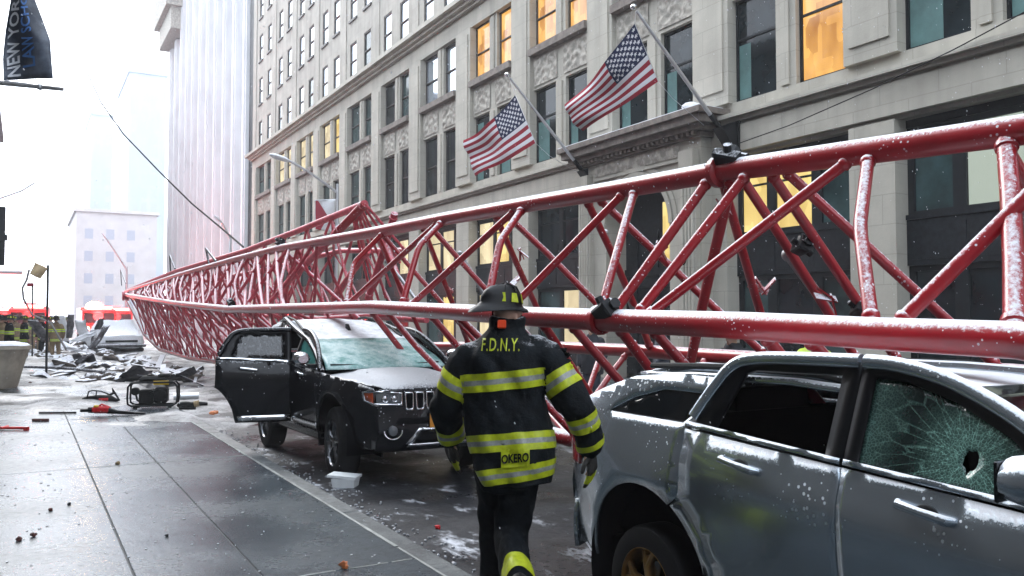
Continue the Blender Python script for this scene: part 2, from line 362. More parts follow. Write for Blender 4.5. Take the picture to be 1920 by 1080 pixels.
# near sidewalk: flags with open joints, then the kerb stone
b = MB(); KI = 2.46
jx = [-6.0, -3.9, -2.05, -.45, .64, 1.33, KI]; jy = [-8, -4.6, -1.6, 1.6, 5.6, 10.9, 16.3, 20, 26, 33, 60, 120, 300]
jx = [-6.0, -3.6, -1.25, .67, 1.41, KI]
for i in range(len(jx)-1):
    for j in range(len(jy)-1):
        g = .006; b.box(jx[i]+g, jx[i+1]-g, jy[j]+g, jy[j+1]-g, -.01, .15, bev=.004)
tag(b.build('sidewalk', M['walk']), kind='structure')
b = MB(); b.box(-6, KI, -8, 300, -.015, .143); tag(b.build('sidewalk_bed', M['joint']), kind='structure')
b = MB(); ky = -8
while ky < 300:
    n = 3.05; b.box(KI+.006, KERB, ky+.004, ky+n-.004, -.05, .148, bev=.012); ky += n
tag(b.build('kerb', M['kerbstone']), kind='structure')
b = MB()                                     # pale mortar in the joint beside the kerb stone and in the cross joint
yy = -8.0
while yy < 60:
    l = random.uniform(.3, 1.1); w = random.uniform(.010, .017)
    b.box(KI-w, KI+w*.9, yy, yy+l, .10, .1545); yy += l+random.choice([0, 0, .04])
for yj in (5.6, 10.9, 16.3):
    xx = .75
    while xx < KI-.03:
        l = min(random.uniform(.1, .4), KI-.03-xx); w = random.uniform(.004, .009); b.box(xx, xx+l, yj-w, yj+w, .10, .1540); xx += l+random.choice([0, .03, .1])
tag(b.build('joint_mortar', M['jointlight']), kind='structure')
# far kerb and far sidewalk
b = MB(); ky = -40
while ky < 300: b.box(FK, FK+.17, ky+.004, ky+2.996, -.05, .148, bev=.012); ky += 3
tag(b.build('far_kerb', M['kerbstone']), kind='structure')
b = MB(); b.box(FK+.175, FX+1.2, -40, 300, -.01, .15); tag(b.build('far_sidewalk', M['walk']), kind='structure')
# trampled snow and dust over the far end of the pavement and street
b = MB()
nx, ny = 60, 120
for i in range(ny+1):
    for j in range(nx+1):
        y = 13.5+(i/ny)**1.6*75; x = -6+j/nx*19
        h = noise.fractal(Vector((x*.55, y*.4, 3)), .9, 2, 5)*.09+noise.fractal(Vector((x*2, y*1.5, 1)), .8, 2, 4)*.03
        edge = sm((y-13.5)/7+noise.noise(Vector((x*.6, y*.3, 9)))*.6)
        base = .15 if x < KERB else .02
        b.v.append((x, y, base-.06+(.075+max(h, -.05)*1.3)*edge+.22*sm((y-24)/20)*edge*(.5+noise.noise(Vector((x*.3, y*.2, 5))))))
for i in range(ny):
    for j in range(nx): a = i*(nx+1)+j; b.f.append((a, a+1, a+nx+2, a+nx+1))
tag(b.build('snow_cover', M['slush'], smooth=True, fix=False), kind='structure')

# ------------------------------------------------------------------ the long office building across the street
PILS = [66.4, 60.5, 55.2, 50.2, 45.2, 40.1, 35.2, 30.3, 25.7, 20.9, 16.05, 11.3, 6.5, 1.7, -3.1, -7.9, -12.7]
YEND = 67.3; YBEG = -13.4; PW = .65; MZ = .30
bld = thing('office_building', (FX, 26, .11), 'long pale limestone office building with paired windows and carved spandrels across the street', 'building')
O = Vector((FX, 26, 0))
def part(mb, name, m, parent=None, smooth=False): return mb.shift(O).build(name, m, parent or bld, smooth)
X0 = FX; X1 = FX+.16; XB = FX+1.0
def bay(k): return PILS[k+1]+PW, PILS[k]-PW        # y range between pilasters
# lower wall: pilasters, spandrels, mullion piers
w = MB()
for y in PILS:
    w.box(X0, XB, y-PW, y+PW, 7.25, 13.55); w.box(X0-.05, X0, y-PW+.16, y+PW-.16, 7.6, 13.3)
    w.box(X0, XB, y-.55, y+.55, 0.75, 5.87)
w.box(X1, XB, YBEG, YEND, 5.872, 6.62); w.box(X0-.03, X1-.003, YBEG, YEND, 5.95, 6.62)
w.box(X1-.02, XB, YBEG, YEND, 6.90, 7.246)
for k in range(len(PILS)-1):
    a, b_ = bay(k); mid = (a+b_)/2
    w.box(X1, XB, mid-MZ, mid+MZ, 7.25, 9.87); w.box(X1, XB, mid-MZ, mid+MZ, 11.30, 13.55)
    w.box(X1-.05, X1-.002, mid-.12, mid+.12, 7.3, 9.8); w.box(X1-.05, X1-.002, mid-.12, mid+.12, 11.34, 13.5)
    w.box(X1, XB, a, b_, 9.872, 11.05)
w.box(X1-.1, XB, YBEG, YEND, 13.552, 14.25)
part(w, 'lower_wall', M['stone'])
w = MB()
w.box(X1-.10, XB, YBEG, YEND, 6.622, 6.70); w.box(X0-.10, XB, YBEG, YEND, 6.702, 6.79); w.box(X0-.22, XB, YBEG, YEND, 6.792, 6.898)
part(w, 'lower_cornice', M['stone'])
w = MB()
w.box(X0-.12, XB, YBEG, YEND, 14.252, 14.38); w.box(X0-.28, XB, YBEG, YEND, 14.382, 14.52); w.box(X0-.50, XB, YBEG, YEND+.2, 14.522, 14.72); w.box(X0-.2, XB, YBEG, YEND, 14.722, 14.86)
part(w, 'upper_cornice', M['stone'])
w = MB()                                      # weathered sills under the third-floor windows
for k in range(len(PILS)-1):
    a, b_ = bay(k); w.box(X0-.10, XB-.2, a+.02, b_-.02, 11.052, 11.296)
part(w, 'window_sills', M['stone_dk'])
for k in range(len(PILS)-1):                  # carved panels
    if PILS[k] < 10: continue
    a, b_ = bay(k); mid = (a+b_)/2
    for (p, q) in ((a+.10, mid-.2), (mid+.2, b_-.10)):
        n = 26; mm = 18; m_ = MB()
        for i in range(mm+1):
            for j in range(n+1):
                y = lerp(p, q, j/n); z = lerp(9.98, 10.95, i/mm); u = (j/n-.5)*2; v = (i/mm-.5)*2
                e = min(1, 4*(1-abs(u)))*min(1, 4*(1-abs(v)))
                rr = math.hypot(u*1.3, v); h = .6*.05*math.cos(rr*7)*math.exp(-rr*1.2)+.045*math.sin(abs(u)*9+v*3)*math.cos(v*6)+.03*noise.noise(Vector((u*4, v*4, k)))
                m_.v.append((X1-.035-max(h, -.02)*e, y, z))
        for i in range(mm):
            for j in range(n): c0 = i*(n+1)+j; m_.f.append((c0, c0+n+1, c0+n+2, c0+1))
        part(m_, 'carved_panel', M['ornament'], smooth=True)
# upper wall with pierced windows
ROWS_U = [14.98+3.36*i for i in range(6)]; WH = 2.02; HW = .52
w = MB(); XU = FX+.06
cent = []
for k in range(len(PILS)-1):
    a, b_ = bay(k); mid = (a+b_)/2
    cent += [((a+mid-MZ)/2, k), ((b_+mid+MZ)/2, k)]
cent.sort()
prev = 14.862
for z0 in ROWS_U:
    if z0 > prev+.005: w.box(XU, XB, YBEG, YEND, prev, z0-.003)
    ys = [YBEG]
    for cy_, k in cent: ys += [cy_-HW, cy_+HW]
    ys.append(YEND)
    for i in range(0, len(ys), 2): w.box(XU, XB, ys[i], ys[i+1], z0, z0+WH)
    prev = z0+WH+.003
w.box(XU, XB, YBEG, YEND, prev, 36); 
for y in PILS: w.box(XU-.05, XU-.002, y-.35, y+.35, 14.87, 35.5)
part(w, 'upper_wall', M['stone_up'])
w = MB(); w.box(FX-.9, XB, YBEG-.3, YEND+.5, 36.004, 36.9); part(w, 'roof_cornice', M['stone'])
w = MB(); w.box(XB+.003, FX+22, YBEG, YEND, .1, 36); part(w, 'rear_block', M['stone_up'])
for y in PILS:
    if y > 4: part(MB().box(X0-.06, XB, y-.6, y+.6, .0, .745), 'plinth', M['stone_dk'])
# windows: frame mesh + pane, meshes shared
_wc = {}
def win_mesh(w_, h_, kind):
    key = (round(w_, 2), round(h_, 2), kind)
    if key in _wc: return _wc[key]
    f = MB(); t = .07; d = .09
    f.box(0, d, -w_/2, -w_/2+t, 0, h_); f.box(0, d, w_/2-t, w_/2, 0, h_); f.box(0, d, -w_/2+t, w_/2-t, 0, t); f.box(0, d, -w_/2+t, w_/2-t, h_-t, h_)
    if kind == 'usash': f.box(-.12, -.034, -w_/2-.08, w_/2+.08, -.13, -.004)
    if kind in ('sash', 'usash'):
        f.box(.012, d-.01, -w_/2+t, w_/2-t, h_*.48, h_*.48+.07)
        f.box(-.02, .03, -w_/2+t, w_/2-t, h_*.48+.02, h_*.48+.055)
    if kind == 'deep': f.box(.01, d, -w_/2+t, w_/2-t, h_*.60, h_*.60+.06)
    p = MB(); p.box(.05, .06, -w_/2+t, w_/2-t, t, h_-t)
    _wc[key] = (f.mesh('window', M['sash'] if kind in ('sash', 'usash') else M['bronze']), p.mesh('pane'))
    return _wc[key]
_pm = {}
def pane_mesh(base, m):
    k = (base.name, m.name)
    if k not in _pm: q = base.copy(); q.materials.clear(); q.materials.append(m); _pm[k] = q
    return _pm[k]
def window(y, z, w_, h_, kind, m, x, name='window'):
    fm, pm = win_mesh(w_, h_, kind)
    o = link(name, fm, bld, Vector((x, y, z))-O); link('pane', pane_mesh(pm, M[m]), o); return o
rng = random.Random(3)
wins = []
for k in range(len(PILS)-1):
    a, b_ = bay(k); mid = (a+b_)/2; yc = PILS[k+1]*.5+PILS[k]*.5
    for side, (p, q) in enumerate(((a, mid-MZ), (mid+MZ, b_))):     # side 0 = nearer the camera
        cy_ = (p+q)/2; ww = q-p
        m2 = 'gl_dark' if yc < 38 else 'gl_mid'
        if yc < 20 : m2 = 'gl_dark'
        if 11.3 < cy_ < 16 and side == 0: m2 = 'lit_orange'
        wins.append((cy_, 7.25, ww, 2.62, 'deep' if yc < 26 else 'sash', m2, X1+.13))
        m3 = {0: 'gl_mid', 1: 'lit_cream', 2: 'lit_cream', 3: 'lit_cream', 4: 'gl_mid', 5: 'gl_mid', 6: 'gl_sky', 7: 'lit_orange', 8: 'lit_orange'}.get(k, 'gl_dark')
        if k == 3 and side == 0: m3 = 'lit_yellow'
        if k == 5 and side == 1: m3 = 'gl_dark'
        wins.append((cy_, 11.3, ww, 2.25, 'sash', m3, X1+.12))
for r_, z0 in enumerate(ROWS_U):
    for cy_, k in cent: wins.append((cy_, z0, HW*2, WH, 'usash', 'gl_sky' if (r_ > 0 or rng.random() < .75) else 'gl_mid', XU+.03))
def seen(y, z, x=FX):
    if y < 4: return False
    p = proj((x, y, z)); return -60 < p[0] < 2000 and p[1] > -40
vis = [q for q in wins if seen(q[0], q[1])]; rest = [q for q in wins if not seen(q[0], q[1])]
vis.sort(key=lambda q: q[0]); rest += vis[100:]; vis = vis[:100]
for q in vis:
    o = window(*q)
    if q[0] < 31 and q[1] < 9 and q[5] != 'lit_orange':
        y, z, ww, hh, kd, m, x = q; s_ = rng.choice([.3, .4, .55]); MB().box(.036, .049, ww/2-.08-(ww-.16)*s_, ww/2-.08, .08, hh*rng.choice([.56, .56, .9])).build('blind', M['teal_blind'], o)
w = MB()
for y, z, ww, hh, kd, m, x in rest: w.box(x, x+.05, y-ww/2, y+ww/2, z, z+hh)
tag(part(w, 'hidden_windows', M['gl_sky']), kind='stuff')
# shop fronts between the ground-floor pilasters, two tiers with a dark panel between
for k in range(len(PILS)-1):
    if PILS[k] < 4: continue
    if k == 9: continue                       # the entrance
    a, b_ = PILS[k+1]+.552, PILS[k]-.552; ww = b_-a; x = X1+.25
    fr = MB()
    part(MB().box(x-.02, XB, a, b_, .0, .60), 'stall_riser', M['granite'])
    fr.box(x-.06, XB, a, b_, 2.86, 3.80)
    for j in range(3): fr.box(x-.075, x-.061, a+.1+j*(ww-.2)/3, a-.05+(j+1)*(ww-.1)/3+.05, 2.98, 3.68)
    part(MB().box(x-.09, x+.1, a, b_, 3.802, 3.90), 'ledge', M['granite']); part(MB().box(x-.03, x+.1, a, b_, 5.70, 5.868), 'head_panel', M['granite'])
    part(fr, 'spandrel_panel', M['granite'])
    cuts = [0, .33, .70, 1] if k > 9 else [0, .25, .6, 1]
    for (z0, z1, t) in ((.602, 2.857, 0), (3.902, 5.697, 1)):
        for j in range(3):
            p, q = a+ww*cuts[j], a+ww*cuts[j+1]; e = .10 if k < 10 else .14
            f = MB(); f.box(x, x+.12, p, p+e, z0, z1); f.box(x, x+.12, q-e, q, z0, z1); f.box(x, x+.12, p+e, q-e, z0, z0+.07); f.box(x, x+.12, p+e, q-e, z1-.12, z1)
            if t: f.box(x+.02, x+.1, p+e, q-e, lerp(z0, z1, .66), lerp(z0, z1, .66)+.05)
            fo = part(f, 'shop_window', M['bronze'], None)
            m = 'gl_dark'
            if t and k == 10: m = ['lit_yellow', 'lit_yellow', 'gl_mid'][::-1][j]
            if t and k == 11: m = ['gl_mid', 'lit_pale', 'lit_pale'][::-1][j]
            if t and k == 8: m = 'gl_dark'
            if t and k == 7: m = ['lit_cream', 'lit_yellow', 'lit_cream'][j]
            if t and k == 6: m = ['lit_yellow', 'lit_cream', 'lit_cream'][j]
            if t and k == 5: m = ['gl_mid', 'lit_cream', 'gl_mid'][j]
            if not t: m = {8: ['lit_pale', 'lit_cream', 'gl_mid'], 7: ['lit_yellow', 'lit_cream', 'lit_cream'], 6: ['lit_yellow', 'lit_yellow', 'gl_mid'], 11: ['gl_mid', 'gl_dark', 'gl_dark'], 10: ['gl_mid', 'gl_dark', 'gl_mid']}.get(k, ['gl_dark']*3)[j]
            pn = MB(); pn.box(x+.06, x+.07, p+e, q-e, z0+.07, z1-.12); pn.shift(O).build('pane', M[m], fo)
# entrance portal
ya, yb = 16.0, 21.35; ym = 18.65; XP = FX-.38
pt = MB(); AR = 1.42; AZ = 4.35
arch = [(ym-AR, .0)]+[(ym-AR*math.cos(t*math.pi/24), AZ+AR*math.sin(t*math.pi/24)) for t in range(25)]+[(ym+AR, .0)]
front = [(ya, .0)]+arch+[(yb, .0), (yb, 6.45), (ya, 6.45)]
m_ = cdt(front, [], .4, lambda u, v: (XP, u, v)); pt.add(m_)
n = len(pt.v)
for i, (u, v) in enumerate(arch):
    pt.v += [(XP, u, v), (XP+.75, u, v)]
    if i: c0 = n+2*i; pt.f.append((c0-2, c0, c0+1, c0-1))
pt.box(XP+.004, X1+.3, yb-.01, yb, .15, 6.45); pt.box(XP+.004, X1+.3, ya, ya+.01, .15, 6.45)
part(pt, 'portal', M['stone'])
pt = MB()
for r0, r1, dx in ((AR+.02, AR+.16, .06), (AR+.2, AR+.34, .03)):
    rr = []
    for t in range(25):
        a = t*math.pi/24; rr.append([(XP-dx, ym-r_*math.cos(a), AZ+r_*math.sin(a)) for r_ in (r0, r1)]+[(XP, ym-r_*math.cos(a), AZ+r_*math.sin(a)) for r_ in (r1, r0)])
    pt.rings(rr)
for yy in (ya+.35, yb-.35):
    pt.box(XP-.14, XP-.002, yy-.3, yy+.3, .0, 5.35); pt.box(XP-.10-.1, XP-.002, yy-.36, yy+.36, 5.352, 5.52); pt.box(XP-.22, XP-.002, yy-.27, yy+.27, 5.522, 6.15)
    for q in (-.18, -.06, .06, .18): pt.tube([(XP-.15, yy+q, .6), (XP-.15, yy+q, 5.3)], .045, 6)
pt.box(XP-.07, XP-.002, ya+.75, yb-.75, 5.93, 6.02)
part(pt, 'portal_moulding', M['stone'])
n = 40; pp = MB()
for i in range(9):
    for j in range(n+1):
        y = lerp(ya+.8, yb-.8, j/n); z = lerp(6.06, 6.42, i/8); u = j/n*12
        pp.v.append((XP-.03-.035*abs(math.sin(u*1.7))*abs(math.sin(i/8*math.pi))-.02*noise.noise(Vector((u, i, 2))), y, z))
for i in range(8):
    for j in range(n): c0 = i*(n+1)+j; pp.f.append((c0, c0+n+1, c0+n+2, c0+1))
part(pp, 'carved_frieze', M['ornament'], smooth=True)
pt = MB(); pt.box(XP-.12, XP+.5, ya-.1, yb+.1, 6.452, 6.58)
yy = ya
while yy < yb: pt.box(XP-.24, XP-.122, yy, yy+.10, 6.50, 6.60); yy += .2
pt.box(XP-.30, XP+.5, ya-.28, yb+.28, 6.602, 6.74); pt.box(XP-.46, XP+.5, ya-.44, yb+.44, 6.742, 6.95); pt.box(XP-.56, XP+.5, ya-.54, yb+.54, 6.952, 7.10)
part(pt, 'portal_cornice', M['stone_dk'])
pt = MB(); pt.box(XP-.54, XP+.3, ya-.5, yb+.5, 7.103, 7.125); pt.ball((XP-.2, ya+.1, 7.2), .3, .22, .14); part(pt, 'snow_ledge', M['snow'])
pt = MB(); pt.box(XP+.75, XP+.8, ym-AR, ym+AR, .15, AZ+AR)
for q in (-.9, -.05, .05, .9): pt.box(XP+.70, XP+.748, ym+q-.05, ym+q+.05, .15, AZ)
pt.box(XP+.69, XP+.748, ym-AR, ym+AR, AZ-1.3, AZ-1.1); pt.box(XP+.69, XP+.748, ym-AR, ym+AR, 2.7, 2.85)
part(pt, 'entrance_door', M['granite'])
pt = MB(); pt.box(XP+.72, XP+.745, ym-.85, ym-.3, 3.3, 5.1); part(pt, 'lit_transom', M['lit_yellow'])
lt = MB(); lt.tube([(XP-.15, ya+.3, 3.55), (XP-.35, ya+.3, 3.55)], .02, 6); lt.ball((XP-.36, ya+.3, 3.35), .09, .09, .2); part(lt, 'wall_lantern', M['plast'])

# ------------------------------------------------------------------ the row of buildings opposite, beside and behind the camera
def block(name, x0, x1, y0, y1, h, m, label, face, winm='gl_dark', fl=3.6, bw=3.0, hw=.7, wh=1.9, zs=4.5):
    t = thing(name, ((x0+x1)/2, (y0+y1)/2, 0), label, 'building'); o = Vector(t.location)
    b = MB(); b.box(x0, x1, y0, y1, 0, h); b.shift(o).build('wall', m, t)
    b = MB(); b.box(x0-.4, x1+.4, y0-.4, y1+.4, h+.002, h+.6); b.shift(o).build('roof', m, t)
    g = MB(); z = zs
    while z < h-2:
        if face in ('x0', 'x1'):
            y = y0+bw*.6; xf = x0 if face == 'x0' else x1; s_ = -1 if face == 'x0' else 1
            while y < y1-1: g.box(min(xf, xf+.03*s_), max(xf, xf+.03*s_), y-hw, y+hw, z, z+wh); y += bw
        else:
            x = x0+bw*.6
            while x < x1-1: g.box(x-hw, x+hw, y0-.03, y0, z, z+wh); x += bw
        z += fl
    if len(g.f) <= 6*40:
        for k in range(0, len(g.v), 8):
            q = MB(); q.v = g.v[k:k+8]; q.f = [tuple(i-k for i in f) for f in g.f[k//8*6:k//8*6+6]]; q.shift(o).build('window', M[winm], t)
    else: g.shift(o).build('windows', M[winm], t)
    return t
block('corner_building', -26, -4.6, -30, 58, 17, M['brick_left'], 'dark masonry building lining the pavement beside the camera', 'x1')
block('reflection_block', -12, 30, -120, -70, 26, M['brick_left'], 'unseen dark block added far behind the camera to darken car reflections', 'x1')  # added out of view to keep bright sky out of the black car's reflections
block('corner_building', -20, -3.4, 86, 138, 27, M['brick_left'], 'hazy masonry building farther up the pavement on the left edge', 'x1')
# pale striped tower beyond the office building
tw = thing('office_tower', (FX+12, 92, 0), 'tall pale tower with vertical stone fins standing beyond the office building', 'building'); TO = Vector(tw.location)
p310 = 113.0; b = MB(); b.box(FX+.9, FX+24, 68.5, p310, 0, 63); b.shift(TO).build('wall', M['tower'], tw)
n = 10; 
for i in range(n+1):
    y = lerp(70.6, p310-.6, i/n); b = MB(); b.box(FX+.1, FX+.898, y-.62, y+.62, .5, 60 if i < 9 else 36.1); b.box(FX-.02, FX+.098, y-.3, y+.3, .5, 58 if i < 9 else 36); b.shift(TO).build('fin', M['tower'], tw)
b = MB(); b.box(FX+.3, FX+.5, 67.9, 69.6, .2, 60); b.shift(TO).build('shade_strip', M['granite'], tw)  # dark strip painted in for the shade of the slot beside the tower
b = MB(); b.box(FX-1.7, FX+6, 103.5, p310+1.6, 38.8, 46); b.box(FX-1.1, FX+6, 104, p310+1, 36.2, 38.79); b.box(FX-.7, FX+5, 105, p310+.6, 46.1, 62); b.shift(TO).build('cornice', M['ornament'], tw)
b = MB(); b.box(FX-1.0, FX+6, 93.5, 97.5, 40.2, 45); b.shift(TO).build('ledge', M['ornament'], tw)
# beyond: low corner building, glass towers
def endblock(px0, px1, pytop, Y, m, name, label, depth=30, winm='gl_dark', **k):
    a = atY(px0, 560, Y); c_ = atY(px1, 560, Y); z = atY((px0+px1)/2, pytop, Y).z
    return block(name, a.x, c_.x, Y, Y+depth, min(z, 66), m, label, 'y0', winm, **k)
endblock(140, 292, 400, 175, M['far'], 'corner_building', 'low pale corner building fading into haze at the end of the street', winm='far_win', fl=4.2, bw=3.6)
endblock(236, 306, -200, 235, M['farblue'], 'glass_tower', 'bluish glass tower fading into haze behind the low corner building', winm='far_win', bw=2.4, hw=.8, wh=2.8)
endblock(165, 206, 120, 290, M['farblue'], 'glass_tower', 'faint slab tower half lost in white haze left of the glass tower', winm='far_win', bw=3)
# ------------------------------------------------------------------ the fallen crane boom
def chordline(tab): return [atX(*q) for q in tab]
CH = {
 'A': chordline([(2600,745,3.9),(1905,638,3.93),(1650,626,3.95),(1400,611,3.95),(1150,601,3.95),(1000,594,3.97),(700,576,4.0),(430,580,4.05),(330,569,4.1),(236,553,4.2)]),
 'B': chordline([(2600,110,4.7),(1920,243,4.7),(1600,287,4.7),(1380,317,4.7),(1190,350,4.7),(985,384,4.7),(830,411,4.7),(700,436,4.7),(525,466,4.65),(440,487,4.6),(346,513,4.5),(236,547,4.3)]),
 'C': chordline([(2500,760,5.95),(1900,702,6.0),(1660,688,6.05),(1340,668,6.1),(1180,657,6.1),(1000,649,6.1),(720,650,6.0),(560,640,5.8),(420,610,5.4),(236,556,4.5)]),
 'D': chordline([(2500,1250,5.1),(1900,1010,5.12),(1300,868,5.12),(1065,822,5.12),(800,758,5.12),(600,712,5.12),(400,677,5.12),(355,671,5.1),(300,655,5.05),(272,628,4.9),(236,557,4.4)]),
}
def on(ch, px, table=CH):                     # the point of a chord seen in this picture column
    pts = table[ch]
    for a, b in zip(pts, pts[1:]):
        pa, pb = proj(a)[0], proj(b)[0]
        if (pa-px)*(pb-px) <= 0 and pa != pb:
            lo, hi = 0.0, 1.0
            for _ in range(30):
                md = (lo+hi)/2
                if (proj(a.lerp(b, md))[0]-px)*(pa-px) > 0: lo = md
                else: hi = md
            return a.lerp(b, lo)
    return pts[0].copy() if px > 1000 else pts[-1].copy()
def onY(ch, y, table=CH):
    pts = table[ch]
    for a, b in zip(pts, pts[1:]):
        if (a.y-y)*(b.y-y) <= 0 and a.y != b.y: return a.lerp(b, (y-a.y)/(b.y-a.y))
    return (pts[0] if y < pts[0].y else pts[-1]).copy()
BO = Vector((4.6, 12, 0))
boom = thing('crane_boom', BO, 'huge snow-frosted red lattice crane boom lying along the street on top of the crushed cars', 'crane boom')
def bpart(mb, name, m, parent=None, smooth=True, o=BO): return mb.shift(o).build(name, M[m], parent or boom, smooth)
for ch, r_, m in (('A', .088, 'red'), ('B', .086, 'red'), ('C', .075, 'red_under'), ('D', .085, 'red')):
    pts = CH[ch]; fine = []
    for a, b in zip(pts, pts[1:]):
        n = max(1, int((b-a).length/1.2)); fine += [a.lerp(b, k/n) for k in range(n)]
    fine.append(pts[-1])
    bpart(MB().tube(fine, r_, 20), 'chord', m)
nbr = 0
def brace(p, q, r_=.038, m='red', bend=None, bow=None, parent=None, o=BO):
    global nbr
    p, q = Vector(p), Vector(q)
    if bend is not None: pts = [p, p.lerp(bend, .92), bend.lerp(q, .06), q]
    else:
        v = (q-p); side = Vector((rng.uniform(-1,1), rng.uniform(-1,1), rng.uniform(-1,1)))*(bow if bow is not None else rng.choice([0, 0, .02, .05])); pts = [p, p.lerp(q, .33)+side, p.lerp(q, .66)+side, q]
    nbr += 1; tb_ = MB().tube(pts, r_, 12)
    for a_, c_ in ((pts[0], pts[1]), (pts[-1], pts[-2])): d_ = (c_-a_).normalized(); tb_.tube([a_+d_*.085, a_+d_*.10, a_+d_*.13, a_+d_*.145], [r_*.9, r_*1.22, r_*1.22, r_*.9], 12)
    return bpart(tb_, 'brace', m, parent, True, o)
def mid(a, b): return (a+b)/2
FRONT = [(1903,1885,.050),(1665,2085,.040),(1200,1612,.038),(1185,1412,.038),(1140,1338,.040),(1122,1192,.036),(945,1180,.036),(762,975,.038),(645,828,.038)]
for a, b, r_ in FRONT: brace(on('A', a), on('B', b), r_)
for a, b, bx, by in ((1637,1630,1612,425),(910,985,938,452),(752,835,785,462),(648,724,664,492)):
    p, q = on('A', a), on('B', b); brace(p, q, .040, 'red', bend=atX(bx, by, (p.x+q.x)/2-.05))
for b, c_ in ((1435,1692),(1457,1885),(1350,1452),(1380,1612),(1095,1222),(1112,1444),(925,1042),(938,1200),(790,880),(800,1010),(705,800),(712,900),(1870,2150)): brace(on('B', b), on('C', c_), .038)
for a, d in ((1150,1345),(1210,1485),(1010,1173),(1060,1294),(800,985),(850,1090),(690,840),(720,930),(1420,1700),(1500,1850)): brace(on('A', a), on('D', d), .040)
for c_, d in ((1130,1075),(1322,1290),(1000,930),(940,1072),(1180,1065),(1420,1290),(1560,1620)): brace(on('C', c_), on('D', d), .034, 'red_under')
brace(on('B', 1376), on('D', 1258), .042)
# the twisted far end, panel by panel
ys = [onY('A', 15).y+1.62*k for k in range(17)]
for k, y in enumerate(ys[:-1]):
    y2 = ys[k+1]; ym_ = (y+y2)/2
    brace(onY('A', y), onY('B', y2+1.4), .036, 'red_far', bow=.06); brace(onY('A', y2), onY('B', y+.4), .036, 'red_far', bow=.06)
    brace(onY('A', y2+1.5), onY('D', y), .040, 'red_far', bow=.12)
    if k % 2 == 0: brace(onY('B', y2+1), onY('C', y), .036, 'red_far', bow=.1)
lc = MB(); rl = random.Random(4)
for k in range(20):                           # the dense lacing of the twisted end, too many to count
    y = ys[0]+1.3*k
    for a, d, dy in (('A','D',.9),('A','D',2.6),('B','C',1.4),('A','B',2.2),('C','D',-1.2),('A','C',1.8),('B','D',2.4)):
        p, q = onY(a, y+rl.uniform(-.3,.3)), onY(d, y+dy+rl.uniform(-.3,.3)); v = Vector((rl.uniform(-1,1), rl.uniform(-1,1), rl.uniform(-1,1)))*rl.uniform(.02,.2)
        lc.tube([p, p.lerp(q, .35)+v, p.lerp(q, .7)+v*.6, q], .030, 8)
o = bpart(lc, 'lacing', 'red_far'); tag(o, kind='stuff')
# clamps at the chord joints and broken pendant pipes
def clamp(p, s_=.11):
    b = MB(); b.box(-s_*.8, s_*.8, -s_*.5, s_*.5, -s_*.4, s_*.4, bev=.015); b.tube([(-s_*1.1, 0, s_*.3), (s_*1.1, 0, s_*.3)], s_*.32, 10); b.tube([(0, -s_*.9, -.02), (0, s_*.9, .03)], s_*.25, 8); b.lathe([(s_*.55, -.03), (s_*.55, .05)], 12, (0, 0, s_*.35))
    b.xf(Matrix.Translation(p) @ Matrix.Rotation(rng.uniform(.3, 1.2), 4, 'Y') @ Matrix.Rotation(rng.uniform(0, 2), 4, 'Z')); return bpart(b, 'clamp', 'clampdk', smooth=False)
clamp(on('A', 1142)+Vector((-.06, -.02, .07)), .13); clamp(on('B', 1372)+Vector((-.04, 0, .08)), .13); clamp(on('A', 432)+Vector((0, 0, .12)), .13); clamp(on('B', 525)+Vector((0, 0, .12)), .14)
pA = atX(1503, 465, 5.15); clamp(pA, .10); clamp(atX(1614, 582, 5.6), .11); clamp(atX(1510, 452, 5.15), .07); clamp(atX(1605, 570, 5.6), .07)
b = MB(); b.lathe([(.10, -.02), (.125, .0), (.125, .05), (.10, .07)], 18); b.xf(Matrix.Translation(on('B', 1352)) @ (on('B', 1340)-on('B', 1352)).to_track_quat('Z', 'Y').to_matrix().to_4x4()); bpart(b, 'flange', 'red')
b = MB(); b.lathe([(.10, -.02), (.12, .0), (.12, .05), (.10, .07)], 18); b.xf(Matrix.Translation(on('A', 1128)) @ (on('A', 1110)-on('A', 1128)).to_track_quat('Z', 'Y').to_matrix().to_4x4()); bpart(b, 'flange', 'red')
for p, q, r_ in ((atX(1478,478,5.3), atX(1572,612,5.9), .042), (atX(1133,438,5.2), atX(1192,592,5.7), .036), (atX(1908,395,5.1), atX(1905,612,5.6), .035), (atX(725,490,5.5), atX(778,560,5.8), .03), (atX(862,475,5.5), atX(905,548,5.8), .03)):
    b = MB(); b.tube([p, p.lerp(q, .5)+Vector((.01, 0, .01)), q], r_, 12); b.ball(tuple(p), r_*1.35, nu=10, nv=6); bpart(b, 'pendant_pipe', 'steel')
for px, py, X in ((1433,545,5.6),(968,525,5.6),(975,470,5.6),(1365,395,4.85),(1235,460,4.5),(846,545,5.6),(1905,650,5.7),(1560,560,5.4)):   # torn gusset plates
    o = atX(px, py, X); b = MB()
    for _ in range(3):
        d1 = Vector((rng.uniform(-1,1), rng.uniform(-1,1), rng.uniform(-1,1))).normalized()*.09; d2 = d1.orthogonal().normalized()*.035; b.obox(o+d1*.6, d1, d2, d1.cross(d2).normalized()*.006)
    bpart(b, 'gusset', 'red', smooth=False)
tp = on('A', 236); b = MB(); b.lathe([(.05,-.25),(.22,-.25),(.24,-.2),(.17,-.12),(.24,-.03),(.24,.03),(.05,.06)], 18, tuple(tp+Vector((.1,0,-.05))), 'X'); bpart(b, 'sheave', 'red_far')
for px, py in ((318,478),(418,0),(226,505)):
    if py: 
        p = atX(px, py, 4.6); b = MB(); b.tube([p, atX(px+10, py+26, 4.6)], .03, 6); b.tube([p, atX(px+2, py+30, 4.6)], .025, 6); bpart(b, 'torn_strut', 'clampdk')
